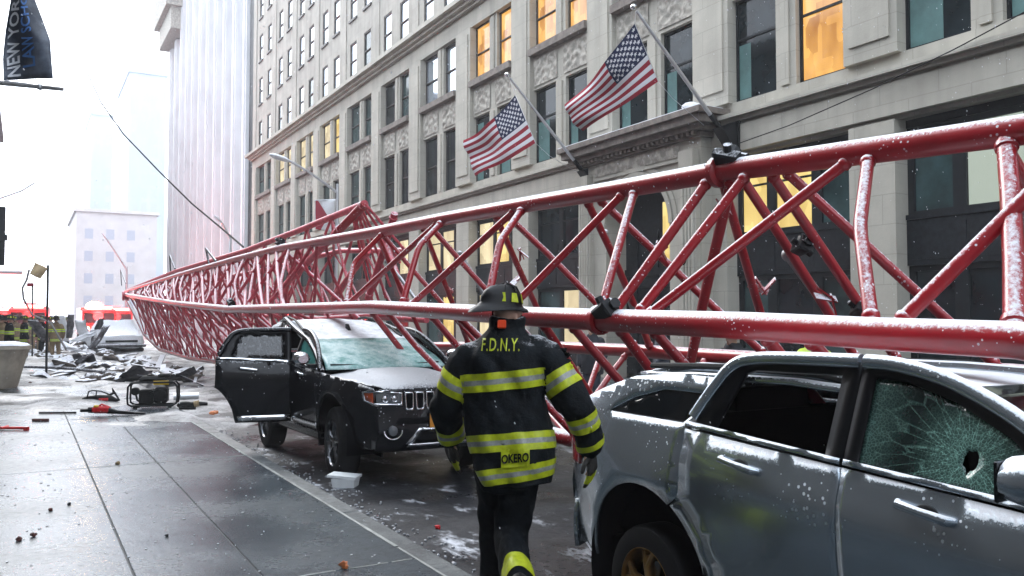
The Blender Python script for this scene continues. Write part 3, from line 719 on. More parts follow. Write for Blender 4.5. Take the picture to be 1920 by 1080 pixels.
p = atX(386, 466, 4.6); b = MB(); b.tube([p, atX(405, 490, 4.6)], .035, 6); b.tube([p, atX(392, 496, 4.6)], .03, 6); bpart(b, 'torn_strut', 'clampdk')

# second, folded section lying behind the first
C2 = {
 'E': chordline([(684,382,6.6),(560,432,6.5),(460,470,6.3),(330,508,5.8),(238,545,5.0)]),
 'F': chordline([(760,470,7.6),(640,470,7.3),(500,505,6.9),(400,525,6.4),(238,546,5.2)]),
 'G': chordline([(735,590,6.6),(600,598,6.4),(450,590,6.2),(330,572,5.8),(238,550,5.0)]),
 'H': chordline([(800,600,7.6),(640,590,7.3),(500,580,6.9),(400,570,6.4),(238,549,5.2)]),
}
B2 = Vector((6.5, 18, 0))
boom2 = thing('crane_jib', B2, 'folded pale pink lattice crane section rising to a peak behind the main red boom', 'crane section')
for k, ch in enumerate('EFGH'):
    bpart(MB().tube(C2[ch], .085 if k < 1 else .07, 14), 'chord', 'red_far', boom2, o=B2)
y0 = C2['E'][0].y+.2; L2 = C2['E'][-1].y
for k in range(11):
    y = y0+2.0*k; y2 = y+2.0
    for a, b_ in (('E','G'),('E','F'),('F','H'),('G','H')): brace(onY(a, y, C2), onY(b_, y2, C2), .034, 'red_far', bow=.1, parent=boom2, o=B2)
    for a, b_ in (('E','G'),('F','H')): brace(onY(a, y2, C2), onY(b_, y, C2), .034, 'red_far', bow=.1, parent=boom2, o=B2)
for k in range(7):                            # the crumpled end frame
    brace(C2['E'][0].lerp(C2['E'][1], k*.03), C2['F'][0].lerp(C2['H'][0], k/6)+Vector((0, .5*k, 0)), .032, 'red_far', parent=boom2, o=B2)
brace(C2['E'][0], atX(632, 436, 6.3), .1, 'red', parent=boom2, o=B2); brace(atX(632, 436, 6.3), atX(480, 590, 6.0), .09, 'red_far', parent=boom2, o=B2)
for (x0_, y0_, x1_, y1_) in ((740,400,690,560),(690,470,625,560),(720,450,770,590),(560,470,520,590)): brace(atX(x0_, y0_, 6.2), atX(x1_, y1_, 6.2), .07, 'red_far', parent=boom2, o=B2)

# bits of the broken pendant line draped over the building and street
def wire(pts, r_, name, label, m='black', cat='cable'):
    o = pts[0]; b = MB(); b.tube(pts, r_, 6); b.shift(o); q = b.build(name, M[m], None, True, tuple(o)); return tag(q, label, cat)
def sagline(a, b, sag, n=14): return [a.lerp(b, k/n)-Vector((0, 0, sag*4*(k/n)*(1-k/n))) for k in range(n+1)]
wire(
     [atY(px, py, lerp(34, 19, i/6)) for i, (px, py) in enumerate(((165,140),(190,193),(232,252),(300,323),(360,382),(420,432),(456,463)))], .022, 'hoist_cable', 'long dark hoist cable sagging down from the white sky to the boom')
wire([atX(px, py, 15.0) for px, py in ((1340,285),(1480,235),(1640,165),(1790,92),(1935,15))], .012, 'wire', 'thin loose wire hanging across the pale wall right of the entrance')
# ------------------------------------------------------------------ flags on slanted poles
def flag_mat():
    m = bpy.data.materials.new('flag_cloth'); m.use_nodes = True; t = m.node_tree; b = t.nodes['Principled BSDF']; b.inputs['Roughness'].default_value = .75
    at = t.nodes.new('ShaderNodeVertexColor'); at.layer_name = 'dye'; t.links.new(at.outputs[0], b.inputs['Base Color']); return m
M['flag'] = flag_mat()
def star_in(u, v, r_):
    a = math.atan2(v, u); d = math.hypot(u, v); k = math.cos(math.pi/5)/math.cos(((a-math.pi/2) % (2*math.pi/5))-math.pi/5)
    k2 = abs(((a-math.pi/2) % (2*math.pi/5))-math.pi/5)/(math.pi/5); return d < r_*lerp(.42, 1, k2)
def flag(hoist0, hoist1, fly0, fly1, o, label, seed):
    NU, NV = 132, 91; b = MB()
    h0, h1, f0, f1 = map(Vector, (hoist0, hoist1, fly0, fly1)); nrm = (h1-h0).cross(f0-h0).normalized()
    for j in range(NV+1):
        for i in range(NU+1):
            u, v = i/NU, j/NV
            p = (h0.lerp(f0, u)).lerp(h1.lerp(f1, u), v); g = .05+.95*u
            p += nrm*(.085*math.sin(u*9+v*2.2+seed)+.05*math.sin(u*4-v*5+seed*2)+.03*math.sin(v*11+u*3))*g*1.3
            p.z -= .12*math.sin(u*math.pi)*(1-.5*v)+.05*math.sin(u*6+seed)*v*u
            b.v.append(tuple(p))
    for j in range(NV):
        for i in range(NU): a = j*(NU+1)+i; b.f.append((a, a+1, a+NU+2, a+NU+1))
    b.shift(o); me = b.mesh('flag', M['flag'], True, fix=False)
    ca = me.color_attributes.new('dye', 'FLOAT_COLOR', 'CORNER'); k = 0
    for j in range(NV):
        for i in range(NU):
            u, v = (i+.5)/NU, (j+.5)/NV
            if u < .4 and v < 7/13:
                col = (.006, .012, .055)
                cu, cv = u/.4*12, v/(7/13)*10
                gu, gv = round(cu), round(cv)
                if 1 <= gu <= 11 and 1 <= gv <= 9 and (gu+gv) % 2 == 0 and star_in((cu-gu)*1.0, -(cv-gv)*1.0, .62): col = (.7, .7, .72)
            else: col = (.30, .008, .025) if int(v*13) % 2 == 0 else (.72, .72, .74)
            for q in range(4): ca.data[k].color = (*col, 1); k += 1
    return me
def flagpole(base, tip, corners, label_p, label_f, seed):
    base, tip = Vector(base), Vector(tip); t = thing('flagpole', tuple(base), label_p, 'flagpole', 'slanted flagpoles on the facade'); o = base
    d = (tip-base).normalized(); L = (tip-base).length
    MB().tube([base+d*.05, base+d*(L*.97)], [.055, .036], 14).shift(o).build('pole', M['poleal'], t, True)
    MB().tube([base-d*.1, base+d*(L*.16)], [.075, .06], 14).shift(o).build('sleeve', M['plast'], t, True)
    b = MB(); b.ball(tuple(tip), .075, nu=14, nv=8); b.shift(o).build('finial', M['chrome'], t, True)
    # wall bracket: a wedge plate below the sleeve
    b = MB(); poly = [(FX-.02, base.z+.35), (base.x-.25, base.z+.14), (FX-.30, base.z-.20), (FX-.02, base.z-.55)]
    b.prism(poly, lambda u, v, w: (u, base.y-.16+w, v), .32); b.box(FX-.06, FX-.004, base.y-.22, base.y+.22, base.z-.6, base.z+.4); b.shift(o).build('bracket', M['plast'], t)
    q = atX(*corners['halyard'][0][:2], corners['halyard'][0][2]); q2 = atX(*corners['halyard'][1][:2], corners['halyard'][1][2])
    MB().tube([tip-d*.1, corners['h0'], corners['h1'], q, q2], .007, 5).shift(o).build('halyard', M['poleal'], t)
    f = link('flag', flag(corners['h0'], corners['h1'], corners['f0'], corners['f1'], o, label_f, seed), None, tuple(o))
    tag(f, label_f, 'flag', 'flags on the slanted poles')
flagpole(atX(1099, 330, FX-.35), atX(951, 140, 12.3), dict(h0=atX(966, 178, 12.55), h1=atX(1004, 268, 12.9), f0=atX(872, 263, 12.2), f1=atX(893, 330, 12.6), halyard=((1030, 292, 13.3), (1080, 322, 14.2))),
         'left slanted flagpole with dark wedge bracket beside the stone entrance', 'smaller striped flag hanging on the pole left of the entrance', .5)
flagpole(atX(1358, 252, FX-.35), atX(1188, 13, 12.3), dict(h0=atX(1190, 44, 12.45), h1=atX(1234, 153, 12.95), f0=atX(1060, 196, 12.1), f1=atX(1088, 243, 12.5), halyard=((1262, 185, 13.3), (1320, 235, 14.2))),
         'taller looking flagpole whose dark bracket hangs right of the stone entrance', 'larger looking striped flag flying above the carved stone entrance', 1.9)

# ------------------------------------------------------------------ street lamps, banner, signs
def street_lamp(px, ytop, Y, armdir, label, armlen, r_=.09, head=True):
    p = atY(px, ytop, Y); t = thing('street_lamp', (p.x, p.y, .1), label, 'street lamp'); o = Vector(t.location)
    MB().tube([(p.x, p.y, .1), (p.x, p.y, p.z)], [r_*1.3, r_*.7], 12).shift(o).build('pole', M['poleal'], t, True)
    MB().lathe([(.22,.1),(.22,.4),(.14,.6)], 14, (p.x, p.y, 0)).shift(o).build('base', M['poleal'], t, True)
    e = Vector((p.x, p.y, p.z))+armdir*armlen
    pts = [Vector((p.x, p.y, p.z-.35)).lerp(e, k/8)+Vector((0, 0, math.sin(k/8*math.pi/2)*.3)) for k in range(9)]
    MB().tube(pts, r_*.55, 10).shift(o).build('arm', M['poleal'], t, True)
    b = MB(); d = armdir.normalized(); s_ = d.cross(Vector((0, 0, 1))).normalized(); q = pts[-1]
    rr = []
    for k, (l, w_, h) in enumerate(((0, .07, .05), (.12, .14, .09), (.35, .19, .1), (.6, .17, .09), (.75, .06, .04))):
        c0 = q+d*l; rr.append([c0+s_*w_*math.cos(2*math.pi*i/10)+Vector((0, 0, h*math.sin(2*math.pi*i/10))) for i in range(10)])
    b.rings(rr); b.shift(o).build('lamp_head', M['snow'], t, True); return t, p
t, p = street_lamp(633, 345, 32, (atY(530, 312, 32)-atY(633, 345, 32)).normalized(), 'pale cobra-head street lamp reaching over the boom in front of the office building', 2.0)
bn = thing('banner', tuple(atY(590, 376, 32)), 'small red and white banner hung from the cobra-head lamp pole', 'banner'); o = Vector(bn.location)
c0, c1, c2, c3 = atY(591,377,32), atY(629,374,31.9), atY(628,436,31.9), atY(591,430,32)
def cloth(p0, p1, p2, p3, n=14, wv=.05):
    b = MB(); p0, p1, p2, p3 = map(Vector, (p0, p1, p2, p3)); nr = (p1-p0).cross(p3-p0).normalized()
    for j in range(n+1):
        for i in range(n+1):
            u, v = i/n, j/n; b.v.append(tuple(p0.lerp(p1, u).lerp(p3.lerp(p2, u), v)+nr*wv*math.sin(u*5+v*4)))
    for j in range(n):
        for i in range(n): a = j*(n+1)+i; b.f.append((a, a+1, a+n+2, a+n+1))
    return b
M['white_cloth'] = mat('white_cloth', (.65,.66,.68), .8); M['red_cloth'] = mat('red_cloth', (.30,.03,.05), .8)
q = cloth(c0, c1, c2, c3).shift(o).build('cloth', M['white_cloth'], bn, True); sl = q.modifiers.new('s', 'SOLIDIFY'); sl.thickness = .01
b = MB(); k = Vector((-.0, -.05, 0)); b.v = [tuple(x+k) for x in (c0, c0.lerp(c1, .12), (c0+c1+c2+c3)/4+Vector((.1,-.02,-.05)), c3.lerp(c2, .25), c3)]; b.f = [(0,1,2,3,4)]
q = b.shift(o).build('red_panel', M['red_cloth'], bn); sl = q.modifiers.new('s', 'SOLIDIFY'); sl.thickness = .01
MB().tube([c0+Vector((-.05,0,.02)), c1+Vector((.15,0,.02))], .02, 6).shift(o).build('rod', M['poleal'], bn)
street_lamp(432, 440, 62, Vector((-.6,-.25,.45)).normalized(), 'short curved street lamp in front of the striped tower', .9, .12)
street_lamp(238, 500, 95, (atY(205, 460, 95)-atY(238, 500, 95)).normalized(), 'distant street lamp in front of the low hazy corner building', 3.2, .13)

# the big street banner at the top left, hung from an arm of a lamp pole out of the picture
M['ban'] = mat('navy_banner', (.035,.05,.085), .55, var=.5, scale=2.2, col2=(.16,.19,.24), contrast=(.45,.75))
M['bluetext'] = mat('blue_lettering', (.05,.16,.42), .6); M['whitetext'] = mat('grey_white_lettering', (.55,.57,.6), .6)
DB = 9.0
def aD(px, py, d=DB): q = ray(px, py); return CP+q*d
pb = aD(-60, 168); sb = thing('street_banner', tuple(pb), 'dark navy street banner with lettering hanging above the pavement at upper left', 'banner'); o = Vector(pb)
edge_l = [(8,150),(6,110),(10,60),(20,0),(30,-70)]; edge_r = [(99,146),(94,75),(82,42),(66,0),(52,-70)]
def bpt(u, v):                                # v from the bottom up
    k = v*4; i = min(3, int(k)); fr = k-i
    l = (lerp(edge_l[i][0], edge_l[i+1][0], fr), lerp(edge_l[i][1], edge_l[i+1][1], fr)); r_ = (lerp(edge_r[i][0], edge_r[i+1][0], fr), lerp(edge_r[i][1], edge_r[i+1][1], fr))
    return aD(lerp(l[0], r_[0], u), lerp(l[1], r_[1], u), DB+.10*math.sin(u*5+v*3)+.35*u*v)
b = MB(); n = 20
for j in range(n+1):
    for i in range(n+1): b.v.append(tuple(bpt(i/n, j/n)))
for j in range(n):
    for i in range(n): a = j*(n+1)+i; b.f.append((a, a+1, a+n+2, a+n+1))
q = b.shift(o).build('cloth', M['ban'], sb, True); sl = q.modifiers.new('s', 'SOLIDIFY'); sl.thickness = .012
def btext(txt, u0, u1, v0, v1, m, bold):
    tb = text_mb(txt, 1, bold); xs = [p[0] for p in tb.v]; ysx = [p[1] for p in tb.v]
    # reads upward: text x runs up the cloth, text y runs to the left
    bm = bmesh.new(); me = bpy.data.meshes.new('t'); me.from_pydata(tb.v, [], tb.f); bm.from_mesh(me); bmesh.ops.triangulate(bm, faces=bm.faces); bmesh.ops.subdivide_edges(bm, edges=bm.edges, cuts=1, use_grid_fill=True)
    out = MB()
    for v in bm.verts:
        k = (v.co.x-min(xs))/(max(xs)-min(xs)); h = (v.co.y-min(ysx))/(max(ysx)-min(ysx)); p = bpt(lerp(u1, u0, h), lerp(v0, v1, k))
        out.v.append(tuple(p+(CP-p).normalized()*.03))
    bm.verts.index_update(); out.f = [tuple(v.index for v in f.verts) for f in bm.faces]; bm.free(); bpy.data.meshes.remove(me)
    return out.shift(o).build('lettering', m, sb)
btext('NEW YORK', .07, .35, -.07+.1, .86, M['whitetext'], .02); btext('LAW SCHOOL', .40, .66, .10, 1.0, M['bluetext'], .015)
arm = MB(); arm.tube([aD(-160, 140), aD(-60, 150), aD(20, 157), aD(118, 167)], [.032, .03, .028, .022], 8); arm.shift(o).build('banner_arm', M['poleal'], sb, True)
arm = MB(); arm.tube([aD(2, 158), aD(14, 151), aD(26, 158)], .012, 6); MB().ball(tuple(aD(75, 163)), .035).shift(o).build('knob', M['poleal'], sb, True); arm.shift(o).build('arm_clip', M['poleal'], sb)
pp_ = aD(-160, 140); lp = thing('lamp_post', (pp_.x, pp_.y, .15), 'plain grey lamp post carrying the navy street banner', 'lamp post'); MB().tube([(0, 0, 0), (0, 0, 9)], [.09, .06], 12).build('pole', M['poleal'], lp, True); MB().lathe([(.2,0),(.2,.4),(.1,.6)], 14).build('base', M['poleal'], lp, True)
wire([atY(66, 342, 60), atY(40, 358, 60), atY(0, 372, 60), atY(-40, 390, 60)], .06, 'overhead_wire', 'short drooping overhead wire at the left edge of the sky', 'poleal')
# tan flag-like sign on a thin post, small sign beside it, mast arm
tn = atZ(88, 668, .3); tn = atY(88, 640, 30)
t = thing('tan_flag', (tn.x, tn.y, .2), 'tan square flag on a thin post above the wreckage at left', 'flag'); o = Vector(t.location)
MB().tube([(tn.x, tn.y, .2), tuple(atY(90, 497, 30))], .035, 8).shift(o).build('post', M['clampdk'], t, True)
M['tan'] = mat('tan_cloth', (.50,.38,.22), .8, var=.15, scale=4)
q = cloth(atY(66,492,30), atY(89,503,30), atY(76,523,30), atY(56,514,30), wv=.04).shift(o).build('cloth', M['tan'], t, True); sl = q.modifiers.new('s', 'SOLIDIFY'); sl.thickness = .02
wire([atY(px, py, 30) for px, py in ((55,505),(50,525),(42,540),(44,560),(60,590),(95,605),(115,640),(124,655))], .035, 'bent_cable', 'bent cable curling from the tan flag down into the debris', 'steel')
sg = atY(61, 640, 42); t = thing('street_sign', (sg.x, sg.y, .2), 'small dark sign on a thin post behind the tan flag', 'sign'); o = Vector(t.location)
MB().tube([(sg.x, sg.y, .2), tuple(atY(61, 535, 42))], .03, 8).shift(o).build('post', M['clampdk'], t); q0 = atY(57, 534, 42); b = MB(); b.box(q0.x-.13, q0.x+.13, q0.y-.01, q0.y+.01, q0.z-.08, q0.z+.08); b.shift(o).build('panel', M['red_cloth'], t)
ma = atY(-30, 510, 90); t = thing('traffic_mast', (ma.x, ma.y, .1), 'grey traffic mast arm reaching out from the left edge', 'traffic mast'); o = Vector(t.location)
MB().tube([(ma.x, ma.y, .1), tuple(ma+Vector((0,0,1)))], .12, 10).shift(o).build('pole', M['steel'], t, True); MB().tube([tuple(ma), tuple(atY(42, 511, 90))], .16, 8).shift(o).build('arm', M['steel'], t, True)
tb = atY(-2, 440, 40); b = MB(); b.box(-.35, .22, -.15, .15, -1.25, 1.15, bev=.03); b.box(-.2, .3, -.2, -.15, -.25, .0); t = thing('hanging_sign', tuple(tb), 'dark upright sign board cut by the left edge of the view', 'sign'); b.build('board', M['granite'], t)
pq = MB(); pq.tube([(-.3, 0, -8.5), (-.3, 0, 1.6)], .06, 8); pq.build('post', M['clampdk'], t)
# ------------------------------------------------------------------ the two wrecked sport utility cars
def shatter_mat(name, c0, c1, density, holes=None):
    m = bpy.data.materials.new(name); m.use_nodes = True; t = m.node_tree; N = t.nodes; L = t.links; b = N['Principled BSDF']
    tc = N.new('ShaderNodeTexCoord')
    v = N.new('ShaderNodeTexVoronoi'); v.feature = 'DISTANCE_TO_EDGE'; v.inputs['Scale'].default_value = 75; L.new(tc.outputs['Object'], v.inputs['Vector'])
    cr = N.new('ShaderNodeMapRange'); cr.inputs[1].default_value = .0; cr.inputs[2].default_value = .12; cr.inputs[3].default_value = 1; cr.inputs[4].default_value = 0; L.new(v.outputs['Distance'], cr.inputs[0])
    n = N.new('ShaderNodeTexNoise'); n.inputs['Scale'].default_value = 3.2; n.inputs['Detail'].default_value = 6; n.inputs['Roughness'].default_value = .7; L.new(tc.outputs['Object'], n.inputs['Vector'])
    fr = N.new('ShaderNodeMapRange'); fr.inputs[1].default_value = density; fr.inputs[2].default_value = density+.22; L.new(n.outputs[0], fr.inputs[0]); val = fr.outputs[0]
    if holes:                                 # frost of cracks that gathers round the impact
        hx, hz = holes; s_ = N.new('ShaderNodeSeparateXYZ'); L.new(tc.outputs['Object'], s_.inputs[0])
        cb = N.new('ShaderNodeCombineXYZ'); L.new(s_.outputs[0], cb.inputs[0]); L.new(s_.outputs[2], cb.inputs[2])
        d = N.new('ShaderNodeVectorMath'); d.operation = 'DISTANCE'; L.new(cb.outputs[0], d.inputs[0]); d.inputs[1].default_value = (hx, 0, hz)
        dr = N.new('ShaderNodeMapRange'); dr.inputs[1].default_value = .03; dr.inputs[2].default_value = .30; dr.inputs[3].default_value = 1.25; dr.inputs[4].default_value = 0; L.new(d.outputs['Value'], dr.inputs[0])
        dn = N.new('ShaderNodeMath'); dn.operation = 'MULTIPLY'; L.new(dr.outputs[0], dn.inputs[0]); L.new(n.outputs[0], dn.inputs[1])
        er = N.new('ShaderNodeMapRange'); er.inputs[1].default_value = 1.60; er.inputs[2].default_value = 1.36; L.new(s_.outputs[0], er.inputs[0])
        en = N.new('ShaderNodeMath'); en.operation = 'MULTIPLY'; L.new(er.outputs[0], en.inputs[0]); L.new(n.outputs[0], en.inputs[1])
        mx1 = N.new('ShaderNodeMath'); mx1.operation = 'MAXIMUM'; L.new(dn.outputs[0], mx1.inputs[0]); L.new(en.outputs[0], mx1.inputs[1])
        mx2 = N.new('ShaderNodeMath'); mx2.operation = 'MULTIPLY_ADD'; L.new(val, mx2.inputs[0]); mx2.inputs[1].default_value = .10; L.new(mx1.outputs[0], mx2.inputs[2])
        pw = N.new('ShaderNodeMath'); pw.operation = 'POWER'; pw.use_clamp = True; L.new(mx2.outputs[0], pw.inputs[0]); pw.inputs[1].default_value = 1.7
        sb_ = N.new('ShaderNodeVectorMath'); sb_.operation = 'SUBTRACT'; L.new(cb.outputs[0], sb_.inputs[0]); sb_.inputs[1].default_value = (hx, 0, hz); s2_ = N.new('ShaderNodeSeparateXYZ'); L.new(sb_.outputs[0], s2_.inputs[0])
        at_ = N.new('ShaderNodeMath'); at_.operation = 'ARCTAN2'; L.new(s2_.outputs[2], at_.inputs[0]); L.new(s2_.outputs[0], at_.inputs[1])
        c2_ = N.new('ShaderNodeCombineXYZ'); am = N.new('ShaderNodeMath'); am.operation = 'MULTIPLY'; L.new(at_.outputs[0], am.inputs[0]); am.inputs[1].default_value = 5.5; L.new(am.outputs[0], c2_.inputs[0])
        dm = N.new('ShaderNodeMath'); dm.operation = 'MULTIPLY'; L.new(d.outputs['Value'], dm.inputs[0]); dm.inputs[1].default_value = 5; L.new(dm.outputs[0], c2_.inputs[1])
        v2_ = N.new('ShaderNodeTexVoronoi'); v2_.feature = 'DISTANCE_TO_EDGE'; v2_.inputs['Scale'].default_value = 1.3; L.new(c2_.outputs[0], v2_.inputs['Vector'])
        rl_ = N.new('ShaderNodeMapRange'); rl_.inputs[1].default_value = 0; rl_.inputs[2].default_value = .055; rl_.inputs[3].default_value = .55; rl_.inputs[4].default_value = 0; L.new(v2_.outputs['Distance'], rl_.inputs[0])
        fo_ = N.new('ShaderNodeMapRange'); fo_.inputs[1].default_value = .05; fo_.inputs[2].default_value = .42; fo_.inputs[3].default_value = 1; fo_.inputs[4].default_value = .1; L.new(d.outputs['Value'], fo_.inputs[0])
        rm = N.new('ShaderNodeMath'); rm.operation = 'MULTIPLY_ADD'; L.new(rl_.outputs[0], rm.inputs[0]); L.new(fo_.outputs[0], rm.inputs[1]); L.new(pw.outputs[0], rm.inputs[2]); val = rm.outputs[0]
    mm = N.new('ShaderNodeMath'); mm.operation = 'MULTIPLY_ADD'; L.new(cr.outputs[0], mm.inputs[0]); mm.inputs[1].default_value = .75; mm.inputs[2].default_value = .40
    k = N.new('ShaderNodeMath'); k.operation = 'MULTIPLY'; k.use_clamp = True; L.new(mm.outputs[0], k.inputs[0]); L.new(val, k.inputs[1])
    q = N.new('ShaderNodeMix'); q.data_type = 'RGBA'; L.new(k.outputs[0], q.inputs[0]); q.inputs[6].default_value = (*c0, 1); q.inputs[7].default_value = (*c1, 1); L.new(q.outputs[2], b.inputs['Base Color'])
    b.inputs['Roughness'].default_value = .18; bp = N.new('ShaderNodeBump'); bp.inputs['Strength'].default_value = .35; bp.inputs['Distance'].default_value = .006; L.new(v.outputs['Distance'], bp.inputs['Height']); L.new(bp.outputs[0], b.inputs['Normal'])
    return m
M['paint_silver'] = mat('silver_grey_paint', (.36,.42,.47), .24, metal=.85, coat=.8, coatr=.05, var=.06, scale=3, snow=.92, snowz=.62, snowscale=60, specks=34, bump=.02, bscale=90)
M['paint_black'] = mat('black_car_paint', (.004,.0045,.0065), .25, spec=.2, coat=.2, coatr=.06, snow=.55, snowz=.80, snowscale=50, specks=30)
M['roofsnow'] = mat('snow_on_roof', (.62,.64,.68), .8, var=.18, scale=7, bump=.5, bscale=25, col2=(.80,.82,.86))
M['shat_door'] = shatter_mat('cracked_green_glass', (.002,.007,.007), (.30,.58,.49), .60, holes=(1.83, 1.22))
M['shat_wind'] = shatter_mat('shattered_windshield', (.05,.20,.18), (.62,.74,.74), .36)
M['teal'] = mat('green_tinted_glass', (.05,.20,.18), .1, var=.5, scale=5, ior=1.8)
M['cargl'] = mat('black_car_glass', (.004,.005,.006), .06, ior=1.45)
M['snowygl'] = mat('wet_black_glass', (.02,.022,.024), .15, ior=1.6, var=.9, scale=22, col2=(.11,.115,.125), contrast=(.5,.72), bump=.15, bscale=30)
M['interior'] = mat('black_interior', (.004,.004,.005), .9, spec=.1)
M['bronzerim'] = mat('bronze_wheel', (.34,.20,.07), .3, metal=.8, var=.3, scale=8)
M['alloy'] = mat('grey_alloy', (.14,.145,.155), .25, metal=.9)
M['lens'] = mat('headlight_lens', (.12,.13,.14), .05, coat=1, ior=1.6); M['amber'] = mat('amber_reflector', (.55,.08,.02), .2, coat=1)
M['platey'] = mat('orange_plate', (.75,.30,.03), .4); M['redlens'] = mat('red_lens', (.35,.01,.015), .15, coat=1)
BELT = [(-.95,1.20),(-.3,1.205),(.3,1.185),(1.3,1.135),(2.2,1.085),(2.4,1.075)]
def zb(x): return pl(BELT, x)
def Wd(x, z):
    p = .955
    if x < -.25: p -= .19*((-.25-x)/.68)**2.2
    if x > 2.85: p -= .235*((x-2.85)/.95)**2
    b = zb(x)
    if z < .42: p -= .03*((.42-z)/.2)**1.5
    p -= .05*max(0, (.90-z)/.45)**1.25
    if z > b-.18: p -= .045*sm((z-b+.18)/.18)
    if z > b: p -= (z-b)*.40
    for cx in (0, 2.915):
        r_ = math.hypot(x-cx, z-.385)
        if r_ < .62: p += .022*sm((.62-r_)/.08)
    return p
def arcpts(cx, r_, a0, a1, n=16): return [(cx+r_*math.cos(R(lerp(a0, a1, k/n))), .385+r_*math.sin(R(lerp(a0, a1, k/n)))) for k in range(n+1)]
SPL = 1.30
def make_suv(name, loc, rz, label, paint, rim, crush, front_glass, open_door=0, roofm=None, plate=True, steer=0, wsc=1.0):
    t = thing(name, loc, label, 'car', None, rz); t.scale = (1, 1, 1.09); P = M[paint]
    def cr(p): 
        x, y, z = p
        if z > 1.2: z2 = 1.2+(z-1.2)*crush(x, y); y += math.copysign((z-z2)*.40, y)*min(1, abs(y)/.6); z = z2
        return (x, y, z)
    def panel(poly, holes, side, step=.09, off=0, crushed=False, wfn=None):
        crushed = crushed or (side == 1 and not front_glass)
        def fn(u, v):
            p = (u, side*((wfn or Wd)(u, v)+off), v); return cr(p) if crushed else p
        b = cdt(poly, holes, step, fn); 
        # face outward
        for i, f in enumerate(b.f):
            a, c1, c2 = (Vector(b.v[k]) for k in f[:3])
            if (c1-a).cross(c2-a).y*side < 0: b.f[i] = tuple(reversed(f))
        return b
    def put(mb, nm, m, parent=None, smooth=True, solid=0, M4=None):
        if M4: mb.xf(M4)
        o = mb.build(nm, M[m] if isinstance(m, str) else m, parent or t, smooth, fix=False)
        if solid: q = o.modifiers.new('s', 'SOLIDIFY'); q.thickness = solid; q.offset = -1; q.use_rim = True
        return o
    body = MB()
    for s_ in (-1, 1):
        # front fender and bumper side
        fe = [(2.405,.40)]+arcpts(2.915, .49, 178, 2)+[(3.50,.33),(3.83,.36),(3.83,.60),(3.78,.90),(3.70,.97),(3.3,1.035),(2.43,1.075)]
        body.add(panel(fe, [], s_))
        # rear quarter with pillar and side glass opening
        qp = [(-.55,.40)]+arcpts(0, .49, 178, 60)+[(.315,.86),(.318,1.17),(.36,1.24),(.58,1.57),(.62,1.64),(.15,1.655),(-.18,1.60),(-.48,1.44),(-.70,1.31),(-.90,1.19),(-.93,.90),(-.90,.42)]
        body.add(panel(qp, [[(-.36,1.225),(.30,1.215),(.47,1.46),(.42,1.50),(.08,1.50),(-.16,1.39)]], s_, .08, crushed=True))
        body.add(panel(arcpts(0, .49, 59, -3, 10)+arcpts(0, .585, -3, 57, 10), [], s_, .06, -.012))
        # roof edge and windscreen pillar
        edge = [(2.43, s_*.885, 1.075),(2.0, s_*.80, 1.36),(1.62, s_*.71, 1.60),(1.45, s_*.685, 1.665),(.9, s_*.675, 1.70),(.2, s_*.67, 1.70),(-.20, s_*.66, 1.61),(-.5, s_*.68, 1.44),(-.72, s_*.70, 1.31)]
        body.tube([(lambda q: (q[0], q[1]*(1 if front_glass else .875), q[2]))(cr(p)) for p in edge], .032, 8)
        body.box(.50, 2.42, s_*.80-.09, s_*.80+.09, .30, .41, bev=.02)
    put(body, 'body', P, solid=.02)
    for s_ in (-1, 1):
        for cx in (0, 2.915):
            wl = MB(); rr = [[(p[0], s_*y, p[1]) for p in arcpts(cx, .50, 195, -15)] for y in (.52, .93)]; wl.rings(rr, cap=False, closed=False)
            wl.prism(arcpts(cx, .50, 200, -20), lambda u, v, w: (u, s_*(.50-w), v), .02); put(wl, 'wheel_arch_liner', 'interior')
    # hood, roof, tailgate
    hz = [(2.40,1.085),(2.8,1.085),(3.3,1.05),(3.65,1.0),(3.76,.955),(3.79,.92)]
    hood = cdt([(2.36,-.83),(2.9,-.83),(3.45,-.745),(3.74,-.60),(3.79,-.3),(3.79,.3),(3.74,.60),(3.45,.745),(2.9,.83),(2.36,.83)], [], .09, lambda u, v: (u, v, pl(hz, u)-.05*(v/.8)**2+.022*sm((.5-abs(v))/.08)*sm((3.7-u)/.4)))
    put(hood, 'hood', P, solid=.02)
    rt = [(-.75,1.60),(-.4,1.66),(.3,1.715),(.9,1.725),(1.3,1.69),(1.48,1.655)]
    roof = cdt([(-.30,-.62),(0,-.66),(1.0,-.675),(1.49,-.68),(1.53,0),(1.49,.68),(1.0,.675),(0,.66),(-.30,.62)], [], .09, lambda u, v: cr((u, v, pl(rt, u)-.05*(v/.68)**2+.012*noise.noise(Vector((u*5, v*5, 2))))))
    ro = put(roof, 'roof', roofm or P, solid=.03)
    b = MB(); b.prism([(0,0),(.12,0),(.02,.09),(0,.09)], lambda u, v, w: cr((.9+u, w-.02, pl(rt, .9)+v-.01)), .04); put(b, 'antenna_fin', 'plast', ro, False)
    for s_ in (-1, 1):
        pts = [cr((x, s_*.60, pl(rt, x)-.03+(.05 if -.3 < x < 1.2 else .0))) for x in (-.2,-.1,.1,.5,.9,1.2,1.28)]
        put(MB().tube(pts, .016, 8), 'roof_rail', 'plast')
    put(cdt([(-.74,.62),(.74,.62),(.73,1.19),(-.73,1.19)], [], .1, lambda u, v: (-.93-.03*(1-(u/.74)**2)+.02*(v-.6), u, v)), 'tailgate', P, solid=.03)
    put(cdt([(-.70,1.21),(.70,1.21),(.60,1.58),(-.60,1.58)], [], .1, lambda u, v: cr((-.93+(v-1.2)*1.55-.03*(1-(u/.7)**2), u, v))), 'rear_window', 'cargl', solid=.01)
